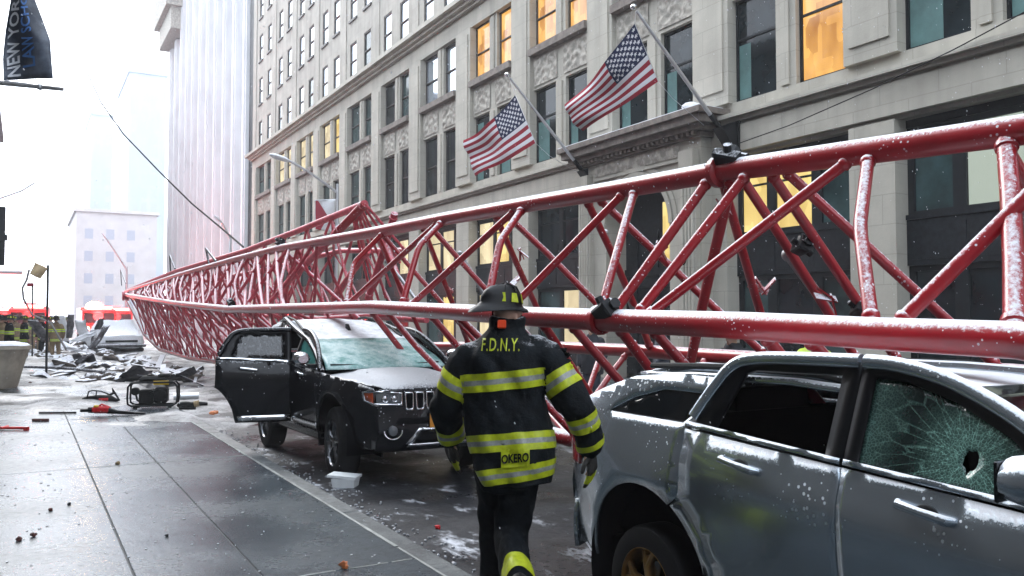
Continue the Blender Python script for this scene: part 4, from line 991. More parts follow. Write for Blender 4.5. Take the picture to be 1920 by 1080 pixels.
    put(cdt([(-.78,.36),(.78,.36),(.78,.63),(-.78,.63)], [], .08, lambda u, v: (-.97+.13*(u/.78)**4-.02*math.sin((v-.36)/.27*math.pi), u, v)), 'rear_bumper', P, solid=.03)
    for s_ in (-1, 1):
        put(panel([(-.96,.86),(-.66,.88),(-.60,1.10),(-.93,1.15)], [], s_, .06, .012), 'tail_light', 'redlens', solid=.02)
        put(panel([(-.39,1.21),(.33,1.205),(.49,1.47),(.43,1.515),(.07,1.515),(-.18,1.40)], [], s_, .08, -.012, True), 'quarter_window', 'cargl', solid=.006)
    # windscreen
    ws = cdt([(-1,0),(1,0),(1,1),(-1,1)], [], .12, lambda u, v: cr((lerp(2.40, 1.50, v)+.07*(1-u*u)*(1-v*.5), u*lerp(.83, .665, v), lerp(1.10, 1.645, v)-.03*math.sin(v*math.pi)*(1-u*u))))
    put(ws, 'windshield', 'shat_wind' if front_glass else 'cargl', solid=.008)
    b = MB()
    for s_ in (-1, 1): b.tube([(2.44, s_*.05, 1.10), (2.36, s_*.4, 1.135), (2.34, s_*.75, 1.15)], .012, 6)
    put(b, 'wiper', 'plast')
    # front face
    fx = lambda y, z: 3.82+.08*(1-(y/.76)**2)-.10*max(0, z-.62)+.035*math.exp(-((z-.50)/.12)**2)-.25*max(0, .40-z)
    put(cdt([(-.76,.33),(.76,.33),(.755,.90),(.70,.96),(-.70,.96),(-.755,.90)], [], .08, lambda u, v: (fx(u, v)-.004*0, u, v)), 'front_bumper', P, solid=.02)
    def onface(poly, nm, m, off, parent=None, holes=(), solid=.012): return put(cdt(poly, list(holes), .05, lambda u, v: (fx(u, v)+off, u, v)), nm, m, parent, solid=solid)
    def rrect(y0, y1, z0, z1, s_=0): return [(y0+.01, z0), (y1-.01, z0), (y1, z0+.015), (y1+s_, z1-.012), (y1+s_-.01, z1), (y0-s_+.01, z1), (y0-s_, z1-.012), (y0, z0+.015)]
    for k in range(7):
        yc = (k-3)*.125; o = rrect(yc-.046, yc+.046, .74, .925, .006); i_ = rrect(yc-.034, yc+.034, .757, .912, .005)
        g = onface(o, 'grille_slot', 'chrome', .012, holes=[i_]); onface(i_, 'slot_mesh', 'interior', .006, g, solid=.003)
    onface([(-.56,.60),(.56,.60),(.50,.665),(-.50,.665)], 'upper_intake', 'interior', .006)
    onface([(-.42,.37),(.42,.37),(.40,.40),(-.40,.40)], 'skid_strip', 'chrome', .02)
    onface([(-.44,.40),(-.36,.40),(-.26,.535),(-.12,.545),(-.12,.56),(-.28,.56)], 'skid_trim', 'chrome', .012); onface([(.44,.40),(.36,.40),(.26,.535),(.12,.545),(.12,.56),(.28,.56)], 'skid_trim', 'chrome', .012)
    onface([(-.35,.41),(.35,.41),(.25,.53),(-.25,.53)], 'lower_intake', 'interior', .006)
    onface([(-.25,.535),(.25,.535),(.25,.56),(-.25,.56)], 'chrome_bar', 'chrome', .014)
    for s_ in (-1, 1):
        cx, cz = s_*.58, .545
        b = MB(); b.tube([(fx(cx+.10*math.cos(a), cz+.085*math.sin(a))+.012, cx+.10*math.cos(a), cz+.085*math.sin(a)) for a in [math.pi+math.pi*k/12 for k in range(13)]], .008, 6); fo = put(b, 'fog_lamp_trim', 'chrome')
        put(MB().lathe([(.0,0),(.055,.0),(.05,.02),(0,.028)], 16, (fx(cx, cz), cx, cz), 'X'), 'fog_lamp', 'lens', fo)
        # headlight wrapped round the corner: t runs from the grille outwards
        crn = [(0, (fx(s_*.46,.86), .46)), (.22, (fx(s_*.66,.86)+.005, .67)), (.30, (3.795,.735)), (.42, (3.69,.80)), (.55, (3.56,.845))]
        def hl(u, v, off): 
            for (a, p), (b_, q) in zip(crn, crn[1:]):
                if u <= b_ or b_ == .55: k = (u-a)/(b_-a); x, y = lerp(p[0], q[0], k), lerp(p[1], q[1], k); d = Vector((q[1]-p[1], -(q[0]-p[0]))).normalized(); return (x+abs(d.x)*off-.06*(v-.86), s_*(y+abs(d.y)*off), v)
        outl = [(.0,.79),(.34,.805),(.45,.84),(.48,.935),(.30,.945),(.0,.925)]; inn = [(.02,.81),(.33,.82),(.43,.848),(.455,.922),(.30,.93),(.02,.912)]
        H = put(cdt(outl, [inn], .04, lambda u, v: hl(u, v, .014)), 'headlight', 'chrome', solid=.02)
        put(cdt([(.02,.81),(.33,.82),(.335,.93),(.30,.93),(.02,.912)], [], .04, lambda u, v: hl(u, v, .007)), 'lens', 'lens', H, solid=.01)
        put(cdt([(.335,.822),(.43,.848),(.455,.922),(.34,.93)], [], .04, lambda u, v: hl(u, v, .010)), 'side_reflector', 'amber', H, solid=.01)
        for u, r_ in ((.09,.042),(.20,.046)):
            p = hl(u, .868, .012); put(MB().lathe([(r_, 0), (r_*.85, .012), (r_*.6, .004), (0, .012)], 16, p, 'X'), 'reflector', 'chrome', H)
    if plate:
        pl_ = MB(); pl_.box(fx(0,.62)+.02, fx(0,.62)+.03, -.155, .155, .56, .715, bev=.003); po = put(pl_, 'licence_plate', 'platey', smooth=False)
        tb = text_mb('10E 5', .085, .003); tb.v = [(fx(0,.62)+.033, a, .63+b_) for a, b_, _ in tb.v]; put(tb, 'lettering', 'granite', po, False)
        b = MB(); b.box(fx(0,.62)+.019, fx(0,.62)+.036, -.165, .165, .717, .735); put(b, 'plate_frame', 'chrome', po, False)
    # doors
    for s_ in (-1, 1):
        ang = 0
        for kind in ('rear', 'front'):
            M4 = None
            if kind == 'rear' and s_ == -1 and open_door:
                h = Vector((SPL-.02, -.93, 0)); M4 = Matrix.Translation(h) @ Matrix.Rotation(R(-open_door), 4, 'Z') @ Matrix.Rotation(R(2.5), 4, 'Y') @ Matrix.Translation(-h)
                M4 = Matrix.Translation(h) @ Matrix.Rotation(R(open_door), 4, 'Z') @ Matrix.Translation(-h)
            if kind == 'rear':
                low = [(.328,1.183),(.325,.865)]+arcpts(0, .575, 57, 8, 8)+[(.585,.42),(SPL-.005,.42),(SPL-.005,zb(SPL)-.004)]
                fr = [(.35,1.205)]+crom([(.37,1.24),(.46,1.43),(.55,1.565),(.68,1.615),(.95,1.628)], 4)+[(SPL-.005,1.63),(SPL-.005,1.14),(.33,1.188)]; ho = [(.52,1.20),(.64,1.535),(.70,1.555),(SPL-.09,1.558),(SPL-.09,1.16)]
                hx, hz = .64, 1.07
            else:
                low = [(SPL+.005,.42),(2.385,.42),(2.40,.6),(2.395,1.06),(2.38,zb(2.38)-.004),(SPL+.005,zb(SPL)-.004)]
                fr = [(SPL+.005,1.14),(SPL+.005,1.63)]+crom([(SPL+.2,1.618),(1.70,1.56),(1.95,1.435),(2.18,1.265),(2.38,1.085)], 4); ho = [(SPL+.07,1.15),(SPL+.07,1.555),(1.52,1.545),(1.74,1.468),(1.98,1.325),(2.24,1.105)]
                hx, hz = SPL+.30, 1.035
            DZ = lambda q: [(x, z if z < 1.25 else 1.25+(z-1.25)*.76) for x, z in q]
            fr, ho = DZ(fr), DZ(ho)
            d = panel(low, [], s_, .07, .004); d = put(d, 'door', P, solid=.035, M4=M4)
            put(panel(fr, [ho], s_, .06, .004), 'window_frame', 'gloss', d, solid=.03, M4=M4)
            top = [(x, z) for x, z in ((.55,1.612),(.68,1.635),(SPL-.008,1.64),(SPL-.008,1.60),(.66,1.598),(.57,1.585))] if kind == 'rear' else [(SPL+.008,1.60),(SPL+.008,1.64),(1.54,1.625),(1.80,1.535),(2.08,1.37),(2.40,1.11),(2.37,1.09),(2.04,1.335),(1.77,1.495),(1.51,1.585)]
            tc_ = DZ(crom([(.37,1.24),(.46,1.43),(.55,1.565),(.68,1.615),(.95,1.628),(SPL-.012,1.63)] if kind == 'rear' else [(SPL+.012,1.63),(1.48,1.618),(1.70,1.56),(1.95,1.435),(2.18,1.265),(2.40,1.095)], 6))
            put(MB().tube([(cr((x, s_*(Wd(x, z)+.002), z)) if s_ == 1 and not front_glass else (x, s_*(Wd(x, z)+.002), z)) for x, z in tc_], .032, 12), 'top_rail', P, d, M4=M4)
            st = [(.335,1.20),(.335,1.222),(SPL-.01,1.165),(SPL-.01,1.143)] if kind == 'rear' else [(SPL+.01,1.143),(SPL+.01,1.165),(2.30,1.11),(2.30,1.088)]
            put(panel(st, [], s_, .06, .012), 'belt_trim', 'chrome' if paint == 'paint_black' else P, d, solid=.012, M4=M4)
            g = [(x, z) for x, z in ho]
            if kind == 'front':
                if front_glass or s_ == 1: gm, hol = ('cargl' if s_ == 1 else 'teal'), []
                else:
                    gm = 'shat_door'; r2 = random.Random(5); hol = [[(1.83+r2.uniform(.018,.038)*math.cos(a)*1.0, 1.215+r2.uniform(.022,.055)*math.sin(a)) for a in [2*math.pi*k/13 for k in range(13)]]]
                put(panel(ho, hol, s_, .03 if hol else .06, -.012), 'door_glass', gm, d, solid=.005, M4=M4)
            elif open_door and s_ == -1: put(panel(ho, [], s_, .06, -.010), 'door_glass', 'snowygl', d, solid=.005, M4=M4)
            elif front_glass or s_ == 1: put(panel(ho, [], s_, .06, -.012), 'door_glass', 'cargl', d, solid=.005, M4=M4)
            elif False:                        # jagged remains in the bottom of the frame
                r2 = random.Random(8); jag = [(.52,1.20)]+[(lerp(.62, 1.17, k/12), 1.26+r2.uniform(-.05,.04)+.05*(k % 2)) for k in range(13)]+[(SPL-.12,1.155)]
                put(panel(jag, [], s_, .05, -.012), 'broken_glass', 'interior', d, solid=.004, M4=M4)
            w_ = Wd(hx, hz); b = MB()
            b.tube([(hx-.02, s_*(w_+.0), hz+.012), (hx, s_*(w_+.035), hz+.01), (hx+.10, s_*(w_+.045), hz), (hx+.20, s_*(w_+.035), hz-.014), (hx+.215, s_*w_, hz-.018)], [.014,.018,.016,.019,.014], 10); put(b, 'handle', 'chrome' if paint == 'paint_black' else P, d, M4=M4)
            b = MB(); b.ball((hx+.10, s_*(w_+.003), hz-.012), .055, .006, .035, 14, 8); put(b, 'handle_recess', 'plast', d, M4=M4)
            sd_ = panel([(lerp(.62, 0, 0) if kind == 'rear' else SPL+.02, .44), (SPL-.02 if kind == 'rear' else 2.37, .44), (SPL-.02 if kind == 'rear' else 2.37, .50), (.60 if kind == 'rear' else SPL+.02, .50)], [], s_, .08, .016); put(sd_, 'sill_trim', 'chrome' if paint == 'paint_black' else 'alloy', d, solid=.01, M4=M4)
            if M4: put(panel([(x*.94+.05, z*.94+.03) for x, z in low], [], s_, .1, -.06), 'inner_trim', 'interior', d, solid=.02, M4=M4)
        # mirror
        b = MB(); rr = []
        for k, (dx, hw_, hh) in enumerate(((-.06,.095,.075),(.0,.11,.088),(.07,.10,.08),(.11,.06,.05))):
            rr.append([(2.17+dx, s_*(1.075+hw_*math.cos(2*math.pi*i/16)), 1.215+hh*math.sin(2*math.pi*i/16)*(1 if math.sin(2*math.pi*i/16) > 0 else .8)) for i in range(16)])
        b.rings(rr); mo = put(b, 'mirror', 'paint_silver' if paint != 'paint_black' else 'chrome'); b = MB(); b.obox((2.21, s_*.93, 1.135), (.05,0,0), (0,.07,0), (0,0,.022)); put(b, 'mirror_arm', 'plast', mo, False)
        b = MB(); b.box(2.095, 2.107, min(s_*.99, s_*1.16), max(s_*.99, s_*1.16), 1.155, 1.28, bev=.004); put(b, 'mirror_glass', 'cargl', mo, False)
    # cabin
    b = MB(); b.box(-.8, 2.35, -.78, .78, .42, .5); b.box(2.05, 2.38, -.76, .76, .5, 1.06, bev=.05); b.box(-.85, .25, -.74, .74, .5, .92, bev=.05); put(b, 'cabin', 'interior', smooth=False)
    for sx, sy, wy in ((1.25,-.38,.24),(1.25,.38,.24),(.22,-.02,.62)):
        b = MB(); b.box(sx, sx+.5, sy-wy, sy+wy, .5, .68, bev=.05); b.obox((sx-.06, sy, .92), (.06,0,0), (0,wy,0), (-.07,0,.30)); b.obox((sx-.15, sy, 1.27), (.04,0,0), (0,wy*.5,0), (-.01,0,.07)); put(b, 'seat', 'interior', smooth=False)
    # wheels
    for cx in (0, 2.915):
        for s_ in (-1, 1):
            th = R(steer) if cx > 1 else 0
            MW = Matrix.Translation((cx, s_*.80, .385*wsc)) @ Matrix.Diagonal((wsc, 1, wsc, 1)) @ Matrix.Rotation(th, 4, 'Z')
            tb = MB(); tb.lathe([(.255,-.125),(.33,-.13),(.370,-.115),(.385,-.085),(.387,0),(.385,.085),(.370,.115),(.33,.13),(.255,.125)], 40, axis='Y', cap=False); wh = put(tb, 'wheel', 'black', M4=MW)
            rb = MB(); rb.lathe([(.262,-.11),(.262,.118),(.250,.125),(.238,.105),(.232,.03),(.225,-.1)], 40, axis='Y', cap=False)
            if s_ < 0: rb.v = [(a, -b_, c_) for a, b_, c_ in rb.v]
            for k in range(5):
                a = 2*math.pi*k/5+.3
                for da in (-.14, .14):
                    d0 = Vector((math.cos(a+da*.4), 0, math.sin(a+da*.4))); d1 = Vector((math.cos(a+da*1.5), 0, math.sin(a+da*1.5)))
                    rb.tube([d0*.05+Vector((0, s_*.085, 0)), d0*.15+Vector((0, s_*.10, 0)), d1*.242+Vector((0, s_*.085, 0))], [.026,.024,.022], 8)
                e = Vector((math.cos(a), 0, math.sin(a))); rb.tube([e*.06+Vector((0, s_*.08, 0)), e*.21+Vector((0, s_*.088, 0))], [.035,.02], 8)
            rb.lathe([(.0, s_*.115),(.04, s_*.112),(.06, s_*.10),(.065, s_*.06)], 20, axis='Y', cap=False); put(rb, 'rim', rim, wh, M4=MW)
            db = MB(); db.lathe([(.0, s_*.03),(.16, s_*.03),(.17, s_*.01)], 24, axis='Y', cap=False); put(db, 'brake_disc', 'alloy', wh, M4=MW)
            ib = MB(); ib.lathe([(0, s_*.0),(.232, s_*.0)], 24, axis='Y', cap=False); put(ib, 'inner_shade', 'interior', wh, M4=MW)
    return t
silver = make_suv('silver_car', (3.93, 3.70, 0), R(-90), 'silver grey sport utility car with crushed snowy roof and cracked green front window', 'paint_silver', 'bronzerim', lambda x, y: .52, False, 0, 'paint_silver', wsc=.85)
black = make_suv('black_car', (4.00, 12.55, 0), R(-88.5), 'black sport utility car with rear door swung open and shattered windshield under the boom', 'paint_black', 'alloy', lambda x, y: lerp(.97, .52, sm((x-.0)/1.5)), True, 78, 'roofsnow', steer=-4)
for ch in black.children:                    # body raised above its wheels to reach its height in the image
    if not ch.name.startswith('wheel') or ch.name.startswith('wheel_arch'): ch.location.z += .045
# ------------------------------------------------------------------ people
from mathutils.bvhtree import BVHTree
M['skin'] = mat('skin', (.42,.25,.18), .55, var=.12, scale=20)
M['turnout'] = mat('black_turnout_cloth', (.0055,.0075,.0095), .8, spec=.18, var=.45, scale=14, bump=.5, bscale=28, snow=.5, snowz=.9, snowscale=70)
M['trouser'] = mat('dark_trouser_cloth', (.0055,.007,.009), .85, spec=.12, var=.4, scale=12, bump=.5, bscale=24)
M['lime'] = mat('lime_reflective_tape', (.42,.48,.008), .5, var=.18, scale=30, emit=None); M['greytape'] = mat('silver_reflective_tape', (.26,.27,.25), .35, var=.2, scale=40)
M['helmet'] = mat('black_helmet', (.005,.005,.006), .42, spec=.2, snow=.2, snowz=1.05, snowscale=50)
M['glove'] = mat('dark_leather_glove', (.02,.017,.015), .7, bump=.3, bscale=60)
M['boot'] = mat('black_boot', (.006,.006,.006), .5, spec=.2)
M['orange'] = mat('orange_tag', (.85,.07,.012), .5); M['darkcoat'] = mat('dark_winter_coat', (.015,.017,.022), .8, var=.3, scale=10)
M['navycloth'] = mat('navy_cloth', (.02,.026,.042), .8); M['hivis'] = mat('hivis_vest', (.45,.62,.02), .6); M['tancoat'] = mat('tan_bunker_coat', (.20,.145,.085), .8, var=.25, scale=8)
def cap(b, p, q, rp, rq, n=14):               # capsule with two radii
    p, q = Vector(p), Vector(q); t = (q-p).normalized(); pts = []; rr = []
    for k in (-85,-55,-25): pts.append(p+t*rp*math.sin(R(k))); rr.append(rp*math.cos(R(k)))
    for k in range(4): pts.append(p.lerp(q, k/3)); rr.append(lerp(rp, rq, k/3))
    for k in (25,55,85): pts.append(q+t*rq*math.sin(R(k))); rr.append(rq*math.cos(R(k)))
    b.tube(pts, rr, n); return b
def torso(b, prof, n=28):                     # prof: z, cx, cy, rx, ry
    b.rings([[(cx+rx*math.copysign(abs(math.cos(2*math.pi*i/n))**.8, math.cos(2*math.pi*i/n)), cy+ry*math.copysign(abs(math.sin(2*math.pi*i/n))**.8, math.sin(2*math.pi*i/n)), z) for i in range(n)] for z, cx, cy, rx, ry in prof]); return b
def fuse(b, name, m, parent, vox=.013, smooth_it=4, wr=0, seed=0):
    o = b.build(name, M[m], parent, True); q = o.modifiers.new('r', 'REMESH'); q.mode = 'VOXEL'; q.voxel_size = vox; q.use_smooth_shade = True
    if smooth_it: q = o.modifiers.new('s', 'SMOOTH'); q.iterations = smooth_it; q.factor = .5
    bake(o); me = o.data
    if wr:                                    # folds of the cloth
        for v in me.vertices:
            c0 = v.co; h = noise.noise(Vector((c0.x*7+seed, c0.y*7, c0.z*4)))+.5*noise.noise(Vector((c0.x*16, c0.y*16+seed, c0.z*9)))+.55*noise.noise(Vector(((c0.x+c0.z)*11, seed, (c0.z-c0.x)*3)))
            v.co = c0+v.normal*h*wr
    if not me.materials: me.materials.append(M[m])
    for p in me.polygons: p.use_smooth = True
    return o
def hand(b, w, d, palmn, curl=.5, s=1.0, side=1):  # wrist, direction of the fingers, palm normal
    w, d, pn = Vector(w), Vector(d).normalized(), Vector(palmn).normalized(); a = d.cross(pn).normalized()*side
    for k in (-.5, 0, .5): cap(b, w+a*.022*k*s, w+d*.085*s+a*.05*k*s, .021*s, .017*s, 10)
    for k, (off, ln) in enumerate(((-.033,.072),(-.011,.08),(.011,.075),(.032,.058))):
        p0 = w+d*.088*s+a*off*s; dd = d; p = p0
        for j, fr in enumerate((.45,.32,.23)):
            ang = curl*(.5+.35*j); dd = (d*math.cos(ang)+pn*math.sin(ang)).normalized(); q = p+dd*ln*fr*s; cap(b, p, q, .0095*s*(1-.08*j), .0088*s*(1-.08*j), 8); p = q
    p = w+d*.03*s-a*.03*s; q = p+(d*.6-a*.75+pn*.3).normalized()*.04*s; cap(b, p, q, .012*s, .0105*s, 8); cap(b, q, q+(d*.9-a*.2+pn*.3).normalized()*.03*s, .0105*s, .009*s, 8)
    return b
def band(src, name, parent, c0, n, hw, pred, mats=('lime','greytape'), off=.006, core=.28):
    bm = bmesh.new(); bm.from_mesh(src.data); c0, n = Vector(c0), Vector(n).normalized()
    bmesh.ops.delete(bm, geom=[f for f in bm.faces if abs((f.calc_center_median()-c0).dot(n)) > hw+.05 or not pred(f.calc_center_median())], context='FACES')
    for sgn in (-1, 1): bmesh.ops.bisect_plane(bm, geom=bm.verts[:]+bm.edges[:]+bm.faces[:], plane_co=c0+n*hw*sgn, plane_no=n*sgn, clear_outer=True)
    for sgn in (-1, 1): bmesh.ops.bisect_plane(bm, geom=bm.verts[:]+bm.edges[:]+bm.faces[:], plane_co=c0+n*hw*core*sgn, plane_no=n)
    bm.normal_update()
    for v in bm.verts: v.co += v.normal*off
    me = bpy.data.meshes.new(name); 
    for k in mats: me.materials.append(M[k])
    for f in bm.faces: f.material_index = 1 if abs((f.calc_center_median()-c0).dot(n)) < hw*core else 0; f.smooth = True
    bm.to_mesh(me); bm.free(); return link(name, me, parent)
def headmesh(b, c_, face, s=1.0):             # skull, jaw, nose, ears, neck; face = unit vector the face looks along
    c_ = Vector(c_); f = Vector(face).normalized(); u = Vector((0,0,1)); r_ = f.cross(u).normalized()
    b.ball(tuple(c_+u*.03*s), .078*s, .085*s, .095*s, 18, 12); cap(b, c_+f*.012*s-u*.02*s, c_+f*.045*s-u*.075*s, .066*s, .040*s)
    cap(b, c_+f*.088*s+u*.012*s, c_+f*.104*s-u*.022*s, .009*s, .014*s, 8); cap(b, c_+f*.078*s-u*.05*s+r_*.018*s, c_+f*.078*s-u*.05*s-r_*.018*s, .011*s, .011*s, 8)
    for k in (-1, 1): b.ball(tuple(c_+r_*.082*s*k-u*.005*s), .014*s, .018*s, .032*s, 8, 6); cap(b, c_+f*.074*s+u*.028*s+r_*.012*s*k, c_+f*.07*s+u*.03*s+r_*.05*s*k, .010*s, .010*s, 8)
    return b
def eyes(parent, c_, face, s=1.0):
    c_ = Vector(c_); f = Vector(face).normalized(); u = Vector((0,0,1)); r_ = f.cross(u).normalized(); b = MB()
    for k in (-1, 1): b.ball(tuple(c_+f*.078*s+u*.008*s+r_*.031*s*k), .011*s, .011*s, .009*s, 8, 6)
    return b.build('eyes', M['black'], parent, True)
def helmet_parts(parent, c_, face, s=1.0, tilt=0):
    f = Vector((face[0], face[1], 0)).normalized(); ang = math.atan2(-f.x, f.y); MX = Matrix.Translation(c_) @ Matrix.Rotation(ang, 4, 'Z') @ Matrix.Rotation(tilt, 4, 'X')
    rr = []; n = 32                           # shell: long tail behind (-y), shorter peak in front
    def rim(k, r_in, dz): 
        a = 2*math.pi*k/n; x, y = math.cos(a), math.sin(a); ln = (.172 if y >= 0 else .172+.10*(-y)**1.5)*r_in; return (x*.138*r_in*1.0, y*ln, dz-.035*max(0, -y)**2*max(0, r_in-.8)*3)
    prof = [(1.14,-.020),(1.08,-.004),(.90,.008),(.865,.03),(.84,.065),(.74,.105),(.55,.138),(.3,.156),(.03,.162)]
    b = MB(); b.rings([[(lambda p: (p[0]*s, p[1]*(1 if j < 3 else .90)*s+(0 if j < 3 else .0), p[2]*s))(rim(k, r_, z)) for k in range(n)] for j, (r_, z) in enumerate(prof)], cap=False); b.rings([[tuple(x*s for x in rim(k, r_, z)) for k in range(n)] for r_, z in ((1.14,-.024),(.86,-.012))], cap=False)
    h = b.xf(MX).build('helmet', M['helmet'], parent, True)
    b = MB()
    for k in range(8):                        # comb ridges from crown to rim
        a = 2*math.pi*k/8+.2; b.tube([(math.cos(a)*.02*s, math.sin(a)*.02*s, .168*s), (math.cos(a)*.075*s, math.sin(a)*.085*s, .148*s), (math.cos(a)*.112*s, math.sin(a)*.125*s, .085*s), (math.cos(a)*.12*s, math.sin(a)*.14*s, .03*s)], [.006*s,.008*s,.007*s,.005*s], 6)
    b.xf(MX).build('ridge', M['helmet'], h, True)
    b = MB()
    for a in (-2.95, -2.2, -1.5, -.75, 0, .75):
        d0 = Vector((math.cos(a), math.sin(a), 0)); tn = Vector((-d0.y, d0.x, 0)); 
        q = [d0*.116+tn*.0, d0*.126, d0*.126]; b.quad(*[tuple(Vector(((d0.x*rr_+tn.x*w_)*1.03, (d0.y*rr_*1.13+tn.y*w_), z))*s) for rr_, w_, z in ((.126,-.032,.035),(.126,.032,.035),(.112,.022,.098),(.112,-.022,.098))])
    b.xf(MX).build('sticker', M['lime'], h); return h

# ---- the firefighter walking away
FYAW = R(-37); fo = Vector((2.24, 3.9, .15))
man = thing('person', fo, 'firefighter in black coat with lime reflective bands and helmet walking away beside the kerb', 'person', None, FYAW)
SH = {'L': ((-.225,0,1.385), (-.355,.05,1.13), (-.355,.19,.965)), 'R': ((.235,0,1.39), (.395,-.03,1.13), (.462,.03,.94))}
LG = {'L': ((-.085,.02,.86), (-.085,.20,.48), (-.095,.16,.10)), 'R': ((.075,0,.86), (.015,.03,.47), (.115,-.38,.31))}
face = (.72,.69,-.05); HC = (-.005,.03,1.615)
b = MB(); headmesh(b, HC, face); cap(b, (0,0,1.46), (0,.02,1.62), .065, .058)
torso(b, [(.80,.0,0,.15,.10),(.95,.0,0,.165,.11),(1.12,0,0,.15,.10),(1.3,-.01,0,.175,.115),(1.42,-.005,0,.18,.10),(1.5,0,0,.08,.07)])
for k in 'LR':
    s0, e0, w0 = SH[k]; cap(b, s0, e0, .062, .048); cap(b, e0, w0, .048, .033); hand(b, w0, (Vector(w0)-Vector(e0)).normalized()*.4+Vector((0,.05,-1)), (-1 if k == 'R' else 1, .3, 0), .55, 1.0, 1 if k == 'R' else -1)
    h0, k0, a0 = LG[k]; cap(b, h0, k0, .085, .06); cap(b, k0, a0, .058, .042)
    ft = Vector(a0)+(Vector((0,.16,-.05)) if k == 'L' else Vector((0,.10,-.16))); cap(b, a0, ft, .04, .035)
fuse(b, 'body', 'skin', man, .009, 2); eyes(man, HC, face)
b = MB()
torso(b, [(.735,.055,0,.195,.155),(.80,.05,0,.215,.165),(.92,.04,0,.245,.17),(1.05,.0,0,.232,.16),(1.2,-.022,0,.225,.155),(1.3,-.02,0,.235,.155),(1.40,-.008,0,.245,.14),(1.46,-.002,0,.205,.125),(1.52,0,.01,.13,.105),(1.56,.0,.015,.098,.10),(1.615,.0,.015,.095,.098)])
for k in 'LR':
    s0, e0, w0 = map(Vector, SH[k]); cap(b, s0, s0.lerp(e0, .55), .106, .100); cap(b, s0.lerp(e0, .5), e0, .104, .092); cap(b, e0, e0.lerp(w0, .93), .092, .078)
    cap(b, Vector((0,.0,1.495)), s0+Vector((0,0,.01)), .075, .085)
jk = fuse(b, 'jacket', 'turnout', man, .013, 5, .024, 3.1)
TB = lambda x0, x1: (lambda p: x0 < p.x < x1)
def nearbone(p, a, b_, r_): 
    a, b_ = Vector(a), Vector(b_); t = max(0, min(1, (p-a).dot(b_-a)/(b_-a).length_squared)); return (p-a.lerp(b_, t)).length < r_
band(jk, 'reflective_band', jk, (-.02,0,1.285), (-.10,0,1), .048, TB(-.247,.222))
band(jk, 'reflective_band', jk, (.04,0,.955), (-.08,.12,1), .046, TB(-.30,.30))
band(jk, 'reflective_band', jk, (.05,0,.800), (-.16,.05,1), .042, TB(-.30,.32))
for k, t_, hw_, lo in (('L', .48, .055, 0), ('R', .42, .055, 0)):
    s0, e0, w0 = map(Vector, SH[k]); sg = -1 if k == 'L' else 1
    band(jk, 'reflective_band', jk, s0.lerp(e0, t_), e0-s0, hw_, lambda p, a=s0, c_=e0, g=sg: nearbone(p, a, c_, .15) and p.x*g > (.232 if g < 0 else .228))
    band(jk, 'reflective_band', jk, e0.lerp(w0, .30 if k == 'R' else .80), w0-e0, .045, lambda p, a=e0, c_=w0, g=sg: nearbone(p, a, c_, .14) and p.x*g > .26)
s0, e0, w0 = map(Vector, SH['R']); band(jk, 'cuff_band', jk, e0.lerp(w0, .93), w0-e0, .016, lambda p: nearbone(p, e0, w0+(w0-e0)*.3, .14) and p.x > .3, ('lime','lime'))
bvh = BVHTree.FromPolygons([v.co[:] for v in jk.data.vertices], [p.vertices[:] for p in jk.data.polygons])
def onback(mb, off=.006):
    out = []
    for x, y, z in mb.v:
        h = bvh.ray_cast(Vector((x, -1, z)), Vector((0, 1, 0))); out.append((x, (h[0].y if h[0] else -.15)-off-y, z))
    mb.v = out; return mb
tb = text_mb('F.D.N.Y.', .094, .001, 1.12); tb.v = [(x*.60-.022, 0, z+1.470) for x, z, _ in tb.v]; onback(tb, .012).build('lettering', M['lime'], jk)
pn = MB(); n = 10
for j in range(n+1):
    for i in range(n+1): pn.v.append((lerp(-.012,.145,i/n), 0, lerp(.838,.925,j/n)+.02*(i/n)))
for j in range(n):
    for i in range(n): a = j*(n+1)+i; pn.f.append((a, a+1, a+n+2, a+n+1))
onback(pn, .014).build('name_patch', M['lime'], jk)
tb = text_mb('OKERO', .062, .002); tb.v = [(x*.72+.066, 0, z+.892+.13*x*.72) for x, z, _ in tb.v]; onback(tb, .019).build('name_lettering', M['turnout'], jk)
h = bvh.ray_cast(Vector((-.02,-1,1.585)), Vector((0,1,0))); yb_ = h[0].y if h[0] else -.1
b = MB(); b.box(-.042, .004, yb_-.014, yb_+.01, 1.557, 1.603, bev=.006); b.build('orange_tag', M['orange'], jk)
b = MB(); torso(b, [(.70,0,0,.15,.125),(.80,0,0,.175,.14),(.95,0,0,.185,.14),(1.0,0,0,.17,.12)])
for k in 'LR':
    h0, k0, a0 = map(Vector, LG[k]); cap(b, h0, h0.lerp(k0, .6), .118, .108); cap(b, h0.lerp(k0, .5), k0, .108, .098); cap(b, k0, k0.lerp(a0, .85), .098, .088)
tr = fuse(b, 'trousers', 'trouser', man, .013, 4, .020, 7.7)
for k in 'LR':
    h0, k0, a0 = map(Vector, LG[k]); band(tr, 'reflective_band', tr, k0.lerp(a0, .74), a0-k0, .055, lambda p, a=k0, c_=a0: nearbone(p, a.lerp(c_, .4), c_+(c_-a)*.2, .13), ('lime','lime'))
for k in 'LR':
    k0, a0 = Vector(LG[k][1]), Vector(LG[k][2]); b = MB(); d = (Vector((.0,.17,-.055)) if k == 'L' else Vector((.01,.07,-.165))); cap(b, k0.lerp(a0, .75), a0, .07, .062); cap(b, a0+d*-.25, a0+d, .058, .05); cap(b, a0+d*.4+Vector((.015,0,0)), a0+d*1.1, .05, .042)
    fuse(b, 'boot', 'boot', man, .011, 2)
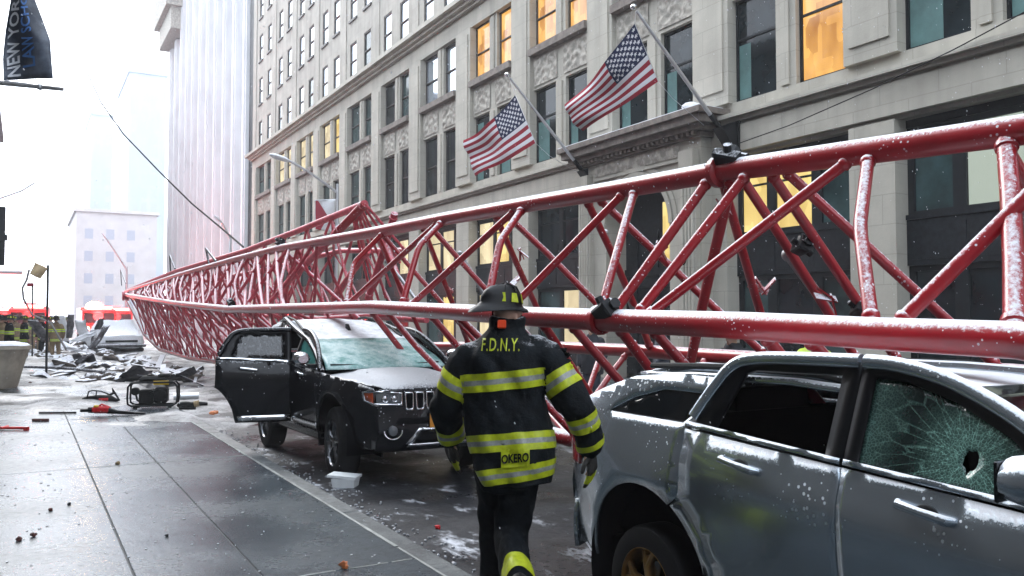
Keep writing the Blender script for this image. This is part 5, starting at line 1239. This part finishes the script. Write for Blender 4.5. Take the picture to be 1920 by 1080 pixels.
for k in 'LR':
    s0, e0, w0 = map(Vector, SH[k]); d = (w0-e0).normalized()*.4+Vector((0,.05,-1)); b = MB(); cap(b, e0.lerp(w0, .9), w0+d.normalized()*.02, .047, .042); hand(b, w0+d.normalized()*.015, d, (-1 if k == 'R' else 1, .3, 0), .6, 1.32, 1 if k == 'R' else -1)
    g = fuse(b, 'glove', 'glove', man, .006, 1); q = w0+d.normalized()*.175
    band(g, 'finger_band', g, q, d, .022, lambda p: True, ('lime','lime'), .004)
hc = Vector(HC)+Vector((-.015,-.01,.055)); helmet_parts(man, hc, face, .77, R(-4))
b = MB(); b.tube([tuple(Vector(HC)+Vector((-.085,0,.06))), tuple(Vector(HC)+Vector((-.08,.03,-.06))), tuple(Vector(HC)+Vector((.03,.08,-.10)))], .006, 6); b.build('chin_strap', M['black'], man)

def subtree(o):
    for ch in o.children: yield ch; yield from subtree(ch)
for ch in subtree(man):                       # legs stretched, upper body raised to its height in the image
    for v in ch.data.vertices: v.co.z += .108*sm(v.co.z/.62)
man.scale = (.95, .95, 1)
# ---- people farther off: one standing figure of each outfit, then copies
def make_person(name, loc, rz, label, group, coat, legs, hat, vest=None, lean=0, wide=1.0):
    t = thing(name, loc, label, 'person', group, rz); HC = (0, .02, 1.64); face = (0, 1, -.1)
    SH = (((-.2,0,1.42), (-.29,.02,1.13), (-.25,.16,.93)), ((.2,0,1.42), (.29,-.02,1.13), (.28,.08,.90))); LG = (((-.09,0,.9), (-.11,.03,.48), (-.12,0,.09)), ((.09,0,.9), (.12,.06,.48), (.13,.04,.09)))
    b = MB(); headmesh(b, HC, face); cap(b, (0,0,1.46), (0,.02,1.6), .062, .056); torso(b, [(.85,0,0,.15,.1),(1.1,0,0,.15,.1),(1.4,0,0,.17,.1),(1.5,0,0,.08,.07)])
    for k, (s0, e0, w0) in zip((-1, 1), SH): cap(b, s0, e0, .055, .045); cap(b, e0, w0, .045, .033); hand(b, w0, (0,.2,-1), (-k,.2,0), .5, 1, k)
    for h0, k0, a0 in LG: cap(b, h0, k0, .08, .058); cap(b, k0, a0, .055, .042); cap(b, a0, Vector(a0)+Vector((0,.15,-.04)), .042, .036)
    fuse(b, 'body', 'skin', t, .014, 1)
    b = MB(); torso(b, [(.72,0,0,.20*wide,.15),(.9,0,0,.205*wide,.155),(1.15,0,0,.195*wide,.14),(1.38,0,0,.215*wide,.13),(1.48,0,0,.14,.11),(1.57,0,0,.085,.085)])
    for s0, e0, w0 in SH: s0, e0, w0 = map(Vector, (s0, e0, w0)); cap(b, s0, e0, .09, .078); cap(b, e0, e0.lerp(w0, .9), .078, .062)
    c_ = fuse(b, 'coat', coat, t, .018, 3, .01, rng.random()*9)
    if vest: band(c_, 'reflective_band', c_, (0,0,1.22), (0,0,1), .06, lambda p: True, (vest, 'greytape')); band(c_, 'reflective_band', c_, (0,0,.82), (0,0,1), .045, lambda p: True, (vest, 'greytape'))
    b = MB(); torso(b, [(.75,0,0,.15,.12),(.95,0,0,.17,.13)])
    for h0, k0, a0 in LG: cap(b, h0, k0, .1, .085); cap(b, k0, Vector(k0).lerp(Vector(a0), .95), .085, .075)
    fuse(b, 'trousers', legs, t, .018, 3, .01, 2)
    for h0, k0, a0 in LG: b = MB(); cap(b, Vector(a0)+Vector((0,-.02,-.02)), Vector(a0)+Vector((0,.17,-.045)), .055, .045); b.build('boot', M['boot'], t, True)
    if hat == 'helmet': helmet_parts(t, (0,.01,1.70), face)
    else:
        b = MB(); b.lathe([(.0,.13),(.06,.125),(.1,.09),(.108,.04),(.105,.0)], 18, (0,.0,1.68)); b.build('cap', M[hat], t, True)
    return t
make_person('person', (10.4, 14.5, 0), R(120), 'dark-coated onlooker standing behind the boom right of the walking firefighter', None, 'darkcoat', 'navycloth', 'navycloth', wide=1.25)
make_person('person', (11.1, 13.1, 0), R(60), 'onlooker in navy clothing under the boom further right of the firefighter', None, 'navycloth', 'navycloth', 'darkcoat')
make_person('person', (7.8, 7.8, 0), R(90), 'worker in black coat with hi-vis bands seen over the silver car roof', None, 'darkcoat', 'navycloth', 'helmet', 'hivis')
v2 = make_person('person', (8.4, 7.05, 0), R(80), 'worker in a bright hi-vis vest glimpsed through the silver car window', None, 'hivis', 'navycloth', 'hivis', 'hivis')
c0 = make_person('person', (1.9, 42, .25), R(200), 'firefighter in tan coat standing at the left of the distant crowd', 'crowd of firefighters far along the pavement', 'tancoat', 'tancoat', 'helmet', 'hivis')
c1 = make_person('person', (.9, 47, .25), R(170), 'firefighter in black coat standing in the distant crowd at left', 'crowd of firefighters far along the pavement', 'turnout', 'trouser', 'helmet', 'hivis')
crowd = [(0, 4, 36, 'tan'),(1, 18, 34, 'black'),(0, 30, 45, 'tan'),(1, 46, 40, 'black'),(0, 68, 52, 'tan'),(1, 80, 43, 'black'),(0, 96, 48, 'tan'),(1, 112, 56, 'black'),(0, 57, 60, 'tan'),(1, 126, 60, 'black'),(0, 105, 40, 'tan'),(1, 10, 50, 'black')]
used = {0: 0, 1: 0}
for k, px, Y, cn in crowd:
    src = (c0, c1)[k]; o = src if used[k] == 0 else copy_tree(src); used[k] += 1
    p = atY(px, 600, Y); o.location = (p.x, Y, .2); o.rotation_euler = (0, 0, R(rng.uniform(0, 360)))
    o['label'] = 'firefighter in %s coat in the distant crowd along the left pavement' % cn
# ------------------------------------------------------------------ things on the pavement
M['concrete'] = mat('planter_concrete', (.40,.36,.29), .85, var=.15, scale=5, bump=.3, bscale=25)
M['toolred'] = mat('red_tool_plastic', (.55,.015,.02), .35, var=.3, scale=20); M['toolyel'] = mat('yellow_tool_plastic', (.62,.40,.02), .4)
M['engine'] = mat('oily_engine', (.010,.010,.010), .6, spec=.2, var=.5, scale=25, bump=.3, bscale=40)
M['foam'] = mat('white_foam', (.72,.75,.76), .7, var=.05, scale=10)
M['rubble'] = mat('broken_masonry', (.14,.12,.10), .85, var=.5, scale=6, bump=.8, bscale=14, snow=.95, snowz=.62, snowscale=9)
M['metalbit'] = mat('twisted_metal', (.10,.10,.11), .5, metal=.5, var=.5, scale=7, snow=.9, snowz=.6, snowscale=14)
M['crumb'] = mat('dirty_ice', (.30,.31,.33), .4, var=.4, scale=20)
M['fruit'] = mat('orange_chunk', (.62,.20,.07), .6, var=.25, scale=30); M['clay'] = mat('tan_chunk', (.30,.22,.12), .8, var=.3, scale=30); M['brickbit'] = mat('dark_red_brick', (.09,.03,.025), .8, var=.3, scale=30)
p = atZ(-14, 728, .15); t = thing('planter', tuple(p), 'beige concrete planter heaped with snow at the left edge of the pavement', 'planter')
b = MB(); b.lathe([(.0,.0),(.52,.0),(.55,.04),(.66,.5),(.78,.93),(.84,.98),(.84,1.06),(.76,1.06),(.74,.98),(0,.96)], 40); b.build('bowl', M['concrete'], t, True)
b = MB()
rr = [[((r_)*math.cos(2*math.pi*k/28)*(1+.03*noise.noise(Vector((k*.7,r_,0)))), r_*math.sin(2*math.pi*k/28), h+.02*noise.noise(Vector((k*.5, r_*3, 1)))) for k in range(28)] for r_, h in ((.80,1.065),(.74,1.12),(.5,1.16),(.25,1.17),(.02,1.17))]
b.rings(rr); b.build('snow', M['snow'], t, True)
# hydraulic power unit
p = atZ(287, 764, .15); t = thing('power_unit', tuple(p), 'black engine-driven rescue power unit in a round tube frame standing on the wet pavement', 'power unit', None, R(-14))
b = MB()
for y in (-.19, .19): b.tube([(-.36,y,.05),(-.43,y,.09),(-.44,y,.2),(-.43,y,.42),(-.38,y,.49),(-.30,y,.50),(.30,y,.50),(.40,y,.49),(.45,y,.42),(.46,y,.2),(.44,y,.09),(.36,y,.05),(-.36,y,.05)], .019, 10)
for x in (-.36,.38): b.tube([(x,-.19,.05),(x,.19,.05)], .017, 8); b.tube([(x*.98,-.19,.495),(x*.98,.19,.495)], .017, 8)
b.build('tube_frame', M['plast'], t, True)
b = MB(); b.box(-.24,.02,-.16,.16,.07,.36,bev=.03); b.box(.03,.27,-.17,.17,.08,.40,bev=.04); b.lathe([(.0,-.21),(.11,-.21),(.13,-.17),(.13,-.12),(.05,-.12)], 20, (.15,0,.24), 'Y'); b.tube([(-.05,-.16,.3),(.02,-.22,.33),(.12,-.18,.37)], .022, 8); b.build('engine', M['engine'], t)
b = MB(); b.box(-.24,.27,-.17,.17,.50,.62,bev=.05); b.ball((-.05,0,.63), .07,.07,.03); b.box(.1,.32,-.16,.10,.60,.66,bev=.02); b.build('tank', M['engine'], t)
b = MB(); b.box(.02,.30,-.19,-.172,.45,.53,bev=.005); b.build('yellow_panel', M['toolyel'], t)
b = MB(); b.lathe([(.0,-.06),(.07,-.06),(.08,-.03),(.08,.03),(.07,.06),(0,.06)], 16, (-.31,-.1,.33), 'Y'); b.tube([(-.3,-.1,.28),(-.27,-.12,.16),(-.2,-.1,.12)], .02, 8); b.build('muffler', M['plast'], t, True)
b = MB()
for x in (-.3,.32):
    for y in (-.17,.17): b.lathe([(.035,-.002),(.035,.035)], 12, (x,y,0))
b.build('feet', M['black'], t)
# spreader and cutter tools, coupling tool, hose reel
p = atZ(188, 779, .15); t = thing('rescue_tool', tuple(p), 'red and yellow handled rescue cutter lying left of the power unit', 'rescue tool', None, R(-26))
b = MB(); b.tube([(-.34,0,.09),(-.2,0,.09)], .03, 10); b.tube([(-.2,0,.10),(-.05,0,.10)], .055, 14); b.tube([(.12,0,.09),(.3,-.01,.06),(.62,-.03,.04)], [.06,.035,.022], 12); b.tube([(.12,.05,.07),(.4,.04,.04),(.78,.0,.03)], [.035,.03,.022], 8); b.build('body', M['plast'], t, True)
b = MB(); b.box(-.12,.16,-.07,.07,.04,.17,bev=.035); b.tube([(-.05,.0,.15),(.03,-.02,.20),(.12,0,.16)], .018, 8); b.build('grip', M['toolred'], t); b = MB(); b.ball((-.06,-.03,.165), .05,.04,.03); b.build('valve', M['toolyel'], t, True)
p = atZ(186, 756, .15); t = thing('rescue_spreader', tuple(p), 'dark rescue spreader with looped carrying frame lying behind the red tool', 'rescue tool', None, R(-24))
b = MB(); b.tube([(-.33,0,.08),(-.22,0,.10),(.0,0,.10),(.22,0,.09),(.38,0,.05)], [.03,.05,.075,.07,.02], 14); b.tube([(.1,.05,.12),(.26,.05,.2),(.24,.03,.30),(.30,.02,.20),(.40,0,.05)], [.03,.025,.012,.02,.018], 8); b.build('body', M['engine'], t, True)
b = MB(); b.tube([(-.22,-.06,.12),(-.19,-.06,.24),(-.12,-.06,.27),(.05,-.06,.25),(.2,-.06,.19)], .014, 8); b.tube([(-.05,-.06,.14),(-.03,-.06,.25)], .013, 8); b.build('frame', M['plast'], t, True)
b = MB(); b.box(.02,.2,-.08,-.06,.06,.11,bev=.006); b.build('red_grip', M['toolred'], t)
p = atZ(358, 768, .15); t = thing('rescue_tool', tuple(p), 'short dark rescue ram with brown end lying right of the power unit', 'rescue tool', None, R(-20))
b = MB(); b.ball((-.10,0,.085), .16,.07,.075,14,8); b.tube([(0,0,.09),(.16,0,.11),(.30,.02,.10)], [.055,.04,.03], 12); b.tube([(-.2,-.04,.03),(-.05,-.08,.03),(.1,-.06,.03)], .025, 8); b.build('body', M['engine'], t, True); b = MB(); b.tube([(.06,0,.10),(.15,0,.12)], .06, 12); b.build('collar', M['clay'], t, True)
p = atZ(352, 750, .15); t = thing('metal_pipe', tuple(p), 'grey metal pipe lying on the slush beside the open car door', 'pipe'); b = MB(); b.tube([(-.28,.05,.075),(.22,-.02,.08)], .075, 18); b.build('pipe', M['poleal'], t, True)
p = atZ(20, 806, .15); t = thing('pry_bar', tuple(p), 'red pry bar with square end lying on the pavement at the left edge', 'pry bar', None, R(-33)); b = MB(); b.tube([(-.6,0,.03),(.22,0,.03)], .022, 10); b.build('shaft', M['toolred'], t, True); MB().obox((.25,0,.02), (.03,0,0), (0,.03,0), (0,0,.03)).build('claw', M['toolred'], t); MB().tube([(-.12,-.05,.03),(-.08,.06,.05)], .02, 8).build('lug', M['toolred'], t, True)
# white foam box in the gutter
p = atZ(648, 912, .0); t = thing('foam_box', tuple(p), 'white foam box lying in the gutter beside the black car', 'box', None, R(-38))
b = MB(); rr = [[(sx*w_+dx, sy*d_, z) for sx, sy in ((-1,-1),(1,-1),(1,1),(-1,1))] for w_, d_, z, dx in ((.12,.09,.0,0),(.135,.10,.095,0),(.12,.085,.096,0),(.115,.08,.03,0))]; b.rings(rr); b.build('tray', M['foam'], t)
b = MB(); b.obox((-.02,.02,.115), (.165,0,-.01), (0,.115,.0), (0,0,.014)); b.build('lid', M['foam'], t)
def chunk(px, py, r_, m, name, label, cat, z=.15, sq=.8, group=None):
    p = atZ(px, py, z); b = MB(); b.ball((0,0,r_*sq*.7), r_, r_*rng.uniform(.6,.95), r_*sq*.8, 7, 4, .3); b.xf(Matrix.Rotation(rng.random()*6, 4, 'Z')); o = b.build(name, M[m], None, False, tuple(p)); return tag(o, label, cat, group)
chunk(645, 1066, .037, 'fruit', 'orange_chunk', 'round orange chunk lying on the pavement at the bottom of the view', 'chunk', .15, .95)
chunk(221, 871, .035, 'clay', 'stone_chunk', 'tan stone chunk alone in the middle of the wet pavement', 'chunk')
chunk(94, 714, .10, 'clay', 'stone_chunk', 'tan stone lump with a pointed top right of the planter', 'chunk', .15, 1.2); chunk(56, 722, .07, 'brickbit', 'stone_chunk', 'small dark lump just right of the planter foot', 'chunk')
chunk(95, 958, .022, 'brickbit', 'brick_bit', 'dark upper-left one of two close brick bits left of the long joint', 'brick bit'); chunk(130, 947, .020, 'engine', 'brick_bit', 'black bit nearest the long dark pavement joint', 'brick bit')
chunk(35, 1014, .027, 'brickbit', 'brick_bit', 'red-brown brick bit nearest the lower left corner', 'brick bit'); chunk(62, 1006, .026, 'brickbit', 'brick_bit', 'red-brown brick bit with squarish end beside the lower left one', 'brick bit'); chunk(313, 1006, .018, 'engine', 'brick_bit', 'tiny black bit right of the joint crossing', 'brick bit')
chunk(820, 992, .03, 'toolred', 'red_chunk', 'small red chunk in the gutter near the firefighter', 'chunk', .0); chunk(401, 777, .09, 'fruit', 'orange_chunk', 'orange lump lying below the open black car door', 'chunk', .15, .5)
p = atZ(76, 790, .15); b = MB(); b.box(-.13,.13,-.03,.03,0,.045,bev=.006); b.xf(Matrix.Rotation(R(-30), 4, 'Z')); tag(b.build('brick', M['brickbit'], None, False, tuple(p)), 'flat dark brick lying on the bright wet pavement above the pry bar', 'brick')
p = atZ(110, 776, .15); b = MB(); b.tube([(-.35,0,.02),(.3,.02,.02)], .018, 8); b.xf(Matrix.Rotation(R(-28), 4, 'Z')); tag(b.build('steel_rod', M['engine'], None, True, tuple(p)), 'thin dark steel rod lying left of the red rescue cutter', 'rod')
# ice crumbs and grit in the gutter and on the pavement
b = MB(); r3 = random.Random(11)
for _ in range(800):
    y = 2.2+r3.random()**1.4*13; x = 2.65+abs(r3.gauss(0, .22))+.02
    if x > 3.7: continue
    b.ball((x, y, .008), r3.uniform(.006,.022), r3.uniform(.006,.02), r3.uniform(.005,.014), 5, 3)
tag(b.build('gutter_ice_crumbs', M['crumb']), 'scattered ice crumbs along the gutter', 'ice', kind='stuff')
b = MB()
for _ in range(900):
    x = r3.uniform(-2.5, 2.4); y = 2.6+r3.random()**1.3*16; s_ = r3.uniform(.003,.011); b.ball((x, y, .152), s_*r3.uniform(.7,1.8), s_, s_*.6, 5, 3)
tag(b.build('pavement_grit', M['rubble']), 'dark grit and crumbs scattered on the wet pavement', 'grit', kind='stuff')

# ------------------------------------------------------------------ the debris field far along the pavement
def lump_mesh(seed, sx, sy, sz, n=20, m=12):
    b = MB(); b.ball((0,0,sz*.5), sx, sy, sz, n, m); b.v = [tuple(Vector(p)*(1+.35*noise.noise(Vector(p)*2.1/sx+Vector((seed,0,0)))+.14*noise.noise(Vector(p)*6/sx+Vector((0,seed,0))))) for p in b.v]; return b
kinds = []
kinds.append([lump_mesh(k, .34, .28, .2).mesh('rubble_lump', M['rubble'], True) for k in range(3)])
def sheetm(seed):
    b = MB(); n = 9
    for j in range(n+1):
        for i in range(n+1): x, y = i/n-.5, j/n-.5; b.v.append((x*.95, y*.55, .22+.22*noise.noise(Vector((x*2.2+seed, y*2.5, 0)))+.35*x*(seed % 3-1)))
    for j in range(n):
        for i in range(n): a = j*(n+1)+i; b.f.append((a, a+1, a+n+2, a+n+1))
    o = MB(); o.add(b); k = len(b.v); o.v += [(x, y, z-.015) for x, y, z in b.v]; o.f += [tuple(reversed([q+k for q in f])) for f in b.f]; return o
kinds.append([sheetm(k).mesh('torn_sheet', M['metalbit'], True) for k in (1.3, 2.7, 5.1)])
pm = []
for k in range(3):
    b = MB(); b.obox((0,0,.12), (.7-.1*k,.05*k,.08*k), (-.03,.07,0), (0,0,.03)); pm.append(b.mesh('plank', M['metalbit']))
kinds.append(pm)
r4 = random.Random(21)
names = (('rubble_lump', 'snow-covered lump of rubble in the wreckage field along the left pavement', 'rubble', 'snowy rubble lumps'), ('torn_sheet', 'torn bent metal sheet dusted with snow in the wreckage field at left', 'metal sheet', 'torn metal sheets'), ('debris_plank', 'broken plank or bar lying in the snowy wreckage field at left', 'plank', 'broken planks'))
for k in range(150):
    py = 640+r4.random()**1.5*75; px = r4.uniform(56, 300) if py < 690 else r4.uniform(60, 400)
    p = atZ(px, py, .22)
    if p.y > 75 or p.x > 4.6: continue
    kd = r4.choice([0,0,1,2,2]); nm, lb, ct, gp = names[kd]
    o = link(nm, r4.choice(kinds[kd]), None, tuple(p-Vector((0,0,.05)))); o.rotation_euler = (r4.uniform(-.3,.3), r4.uniform(-.35,.35), r4.uniform(0, 6.28)); s_ = r4.uniform(.5, 1.15)*min(1.5, p.y/26); o.scale = (s_, s_, s_*r4.uniform(.35,.85)); tag(o, lb, ct, gp)
# snow-buried wrecked car and jagged sheets in front of it
p = atZ(226, 664, .1); Yw = p.y; t = thing('wrecked_car', tuple(p), 'crushed white car buried in snow below the far tip of the boom', 'car', None, R(4))
b = MB(); rr = []
for z, w_, y0_, y1_ in ((.35,1.18,-.25,4),(.6,1.28,-.35,4),(.95,1.26,-.22,4),(1.12,1.1,.35,3.8),(1.45,.95,1.0,3.4),(1.75,.8,1.3,3.1)):
    ring = []
    for k in range(32):
        a = 2*math.pi*k/32; x = math.copysign(abs(math.cos(a))**.5, math.cos(a)); y = math.copysign(abs(math.sin(a))**.5, math.sin(a)); q = Vector((x*w_, lerp(y0_, y1_, (y+1)/2), z)); ring.append(q+Vector((1, 1, .8))*.11*noise.noise(q*1.7))
    rr.append(ring)
b.rings(rr); b.build('body', M['snow'], t, True)
b = MB(); b.box(-1.1,1.1,-.1,3.6,.12,.34,bev=.05); b.build('underside', M['black'], t); b = MB(); b.box(-1.15,1.15,-.42,-.3,.36,.52,bev=.04); b.build('bumper', M['metalbit'], t); b = MB(); b.box(-.75,.75,-.36,-.2,.62,.72); b.build('grille', M['granite'], t)
for x in (-.95,.95):
    b = MB(); b.lathe([(.0,-.1),(.3,-.1),(.34,-.06),(.34,.06),(.3,.1),(0,.1)], 18, (x,.7,.3), 'X'); b.build('wheel', M['black'], t, True)
for k, (x0_, y0_, x1_, y1_, w_) in enumerate(((114,592,122,640,.5),(134,590,130,634,.3),(150,600,163,640,.55),(190,597,176,640,.3),(140,640,185,618,.6),(170,655,200,610,.35),(120,650,180,668,.5),(60,600,88,640,.5))):
    a = atY(x0_, y0_, Yw-3-k*.5); c0 = atY(x1_, y1_, Yw-2.6-k*.5); c0.z = max(c0.z, .25); d = (c0-a); ce = (a+c0)/2; sd_ = Vector((1,.3,0)).cross(d).normalized(); wv = d.cross(sd_).normalized()
    b = MB(); n = 8
    for j in range(n+1):
        for i in range(5): u = i/4-.5; q = a.lerp(c0, j/n)+Vector((1,.25,0))*u*w_*(1-.4*abs(j/n-.5))+Vector((.2,-1,.1))*.16*noise.noise(Vector((u*3+k, j*.5, k))); b.v.append(tuple(q))
    for j in range(n):
        for i in range(4): q = j*5+i; b.f.append((q, q+1, q+6, q+5))
    b.shift(ce); o = b.build('torn_sheet', M['snow'] if k % 2 == 0 else M['metalbit'], None, True, tuple(ce)); so = o.modifiers.new('s', 'SOLIDIFY'); so.thickness = .03; tag(o, ('tall jagged snow-white sheet standing' if k % 2 == 0 else 'jagged grey sheet leaning')+' in the wreckage beside the buried car', 'metal sheet', 'jagged sheets by the buried car')
for pts, nm in ((((45,688),(120,690),(190,697),(243,702)), 'long dark pipe lying across the snow behind the power unit'), (((60,664),(105,668),(150,667)), 'dark bar lying on the snow in front of the tall jagged sheets')):
    q = [atZ(px, py, .3) for px, py in pts]; wire(q, .045, 'steel_pipe', nm, 'metalbit', 'pipe')

# ------------------------------------------------------------------ emergency vehicles in the haze
M['truckred'] = mat('red_truck_paint', (.50,.02,.02), .3, coat=.6); M['beacon'] = mat('red_beacon', (.8,.02,.02), .3, emit=(1,.05,.04), es=30); M['beaconw'] = mat('warm_beacon', (.9,.6,.3), .3, emit=(1,.62,.28), es=40)
def fire_truck(px, Y, label, rz=0, hot=True):
    p = atY(px, 600, Y); t = thing('fire_truck', (p.x, Y, 0), label, 'fire truck', None, R(rz))
    b = MB(); b.box(-1.25,1.25,0,2.4,.55,2.75,bev=.12); b.box(-1.25,1.25,2.5,9,.6,2.9,bev=.05); b.build('body', M['truckred'], t)
    b = MB(); b.box(-1.1,1.1,-.03,.1,1.6,2.45,bev=.02); b.build('windshield', M['gl_dark'], t); b = MB(); b.box(-1.2,1.2,-.12,0,.5,.85,bev=.04); b.build('bumper', M['chrome'], t); b = MB(); b.box(-.55,.55,-.05,-.005,.95,1.4); b.build('grille', M['chrome'], t)
    b = MB(); b.box(-1.26,1.26,.3,8.9,1.15,1.3); b.build('white_stripe', M['snow'], t)
    b = MB(); b.box(-1.0,1.0,.6,.95,2.76,2.98,bev=.04); b.build('light_bar', M['beacon'], t)
    if hot: b = MB(); b.ball((-.35,.5,3.0), .62,.35,.36); b.build('beacon', M['beaconw'], t, True)
    for x in (-.85,.85): b = MB(); b.lathe([(0,0),(.15,0),(.14,-.05),(0,-.07)], 14, (x,-.06,1.15), 'Y'); b.build('headlight', M['beaconw'] if hot else M['chrome'], t, True)
    for x in (-1.1,1.1):
        for y in (1.2,6.6): b = MB(); b.lathe([(0,-.16),(.4,-.16),(.5,-.1),(.5,.1),(.4,.16),(0,.16)], 20, (x,y,.5), 'X'); b.build('wheel', M['black'], t, True)
    b = MB()
    for x in (-.35,.35): b.box(x-.04,x+.04,1.2,9.2,3.1,3.2)
    for k in range(16): b.box(-.31,.31,1.4+k*.48,1.45+k*.48,3.12,3.17)
    b.build('ladder', M['poleal'], t)
    ld = bpy.data.lights.new('beacon_light', 'POINT'); ld.energy = 1800 if Y > 120 else (650 if hot else 320); ld.color = (1,.05,.05); ld.shadow_soft_size = .4; lo = bpy.data.objects.new('beacon_light', ld); COL.objects.link(lo); lo.parent = t; lo.location = (0,-1.2,2.2)
    return t
fire_truck(186, 76, 'red fire truck facing the street with blazing white beacon below the hazy corner building')
fire_truck(176, 150, 'extra red fire truck added to tint the foot of the low hazy building', 0, False)  # added truck, its red light colours the base of the low building
fire_truck(222, 88, 'red fire truck half hidden behind the boom tip', 4, False)
fire_truck(52, 72, 'red fire truck parked behind the distant crowd of firefighters', -3, False)
fire_truck(8, 92, 'red fire truck farthest along the pavement at the left edge', 0, False)

# ------------------------------------------------------------------ falling snow and haze
b = MB(); r5 = random.Random(5)
for _ in range(4200):
    d = 3.2+r5.random()**.8*24; q = ray(r5.uniform(-100, 2020), r5.uniform(-60, 1120)); p = CP+q*d+Vector((r5.uniform(-.3,.3), r5.uniform(-.3,.3), 0))
    if p.z < .1 or p.x > FX-.7: continue
    s_ = r5.uniform(.003,.006)*min(1, .45+d/14); n = len(b.v); x, y, z = p
    b.v += [(x+s_,y,z),(x-s_,y,z),(x,y+s_,z),(x,y-s_,z),(x-s_*.5,y,z+s_*1.5),(x+s_*.5,y,z-s_*1.5)]
    b.f += [(n,n+2,n+4),(n+2,n+1,n+4),(n+1,n+3,n+4),(n+3,n,n+4),(n+2,n,n+5),(n+1,n+2,n+5),(n+3,n+1,n+5),(n,n+3,n+5)]
tag(b.build('falling_snow', M['snow'], fix=False), 'fine snowflakes falling through the street', 'snow', kind='stuff')
hb = MB(); hb.box(-135, 135, -80, 350, -1.2, 72); hz_ = hb.build('haze', None); tag(hz_, kind='stuff')
hm = bpy.data.materials.new('haze'); hm.use_nodes = True; hn = hm.node_tree; hn.nodes.remove(hn.nodes['Principled BSDF']); pv = hn.nodes.new('ShaderNodeVolumePrincipled'); pv.inputs['Color'].default_value = (.96,.97,1,1); pv.inputs['Density'].default_value = .0011; pv.inputs['Anisotropy'].default_value = .0
hn.links.new(pv.outputs[0], hn.nodes['Material Output'].inputs['Volume']); hz_.data.materials.append(hm)
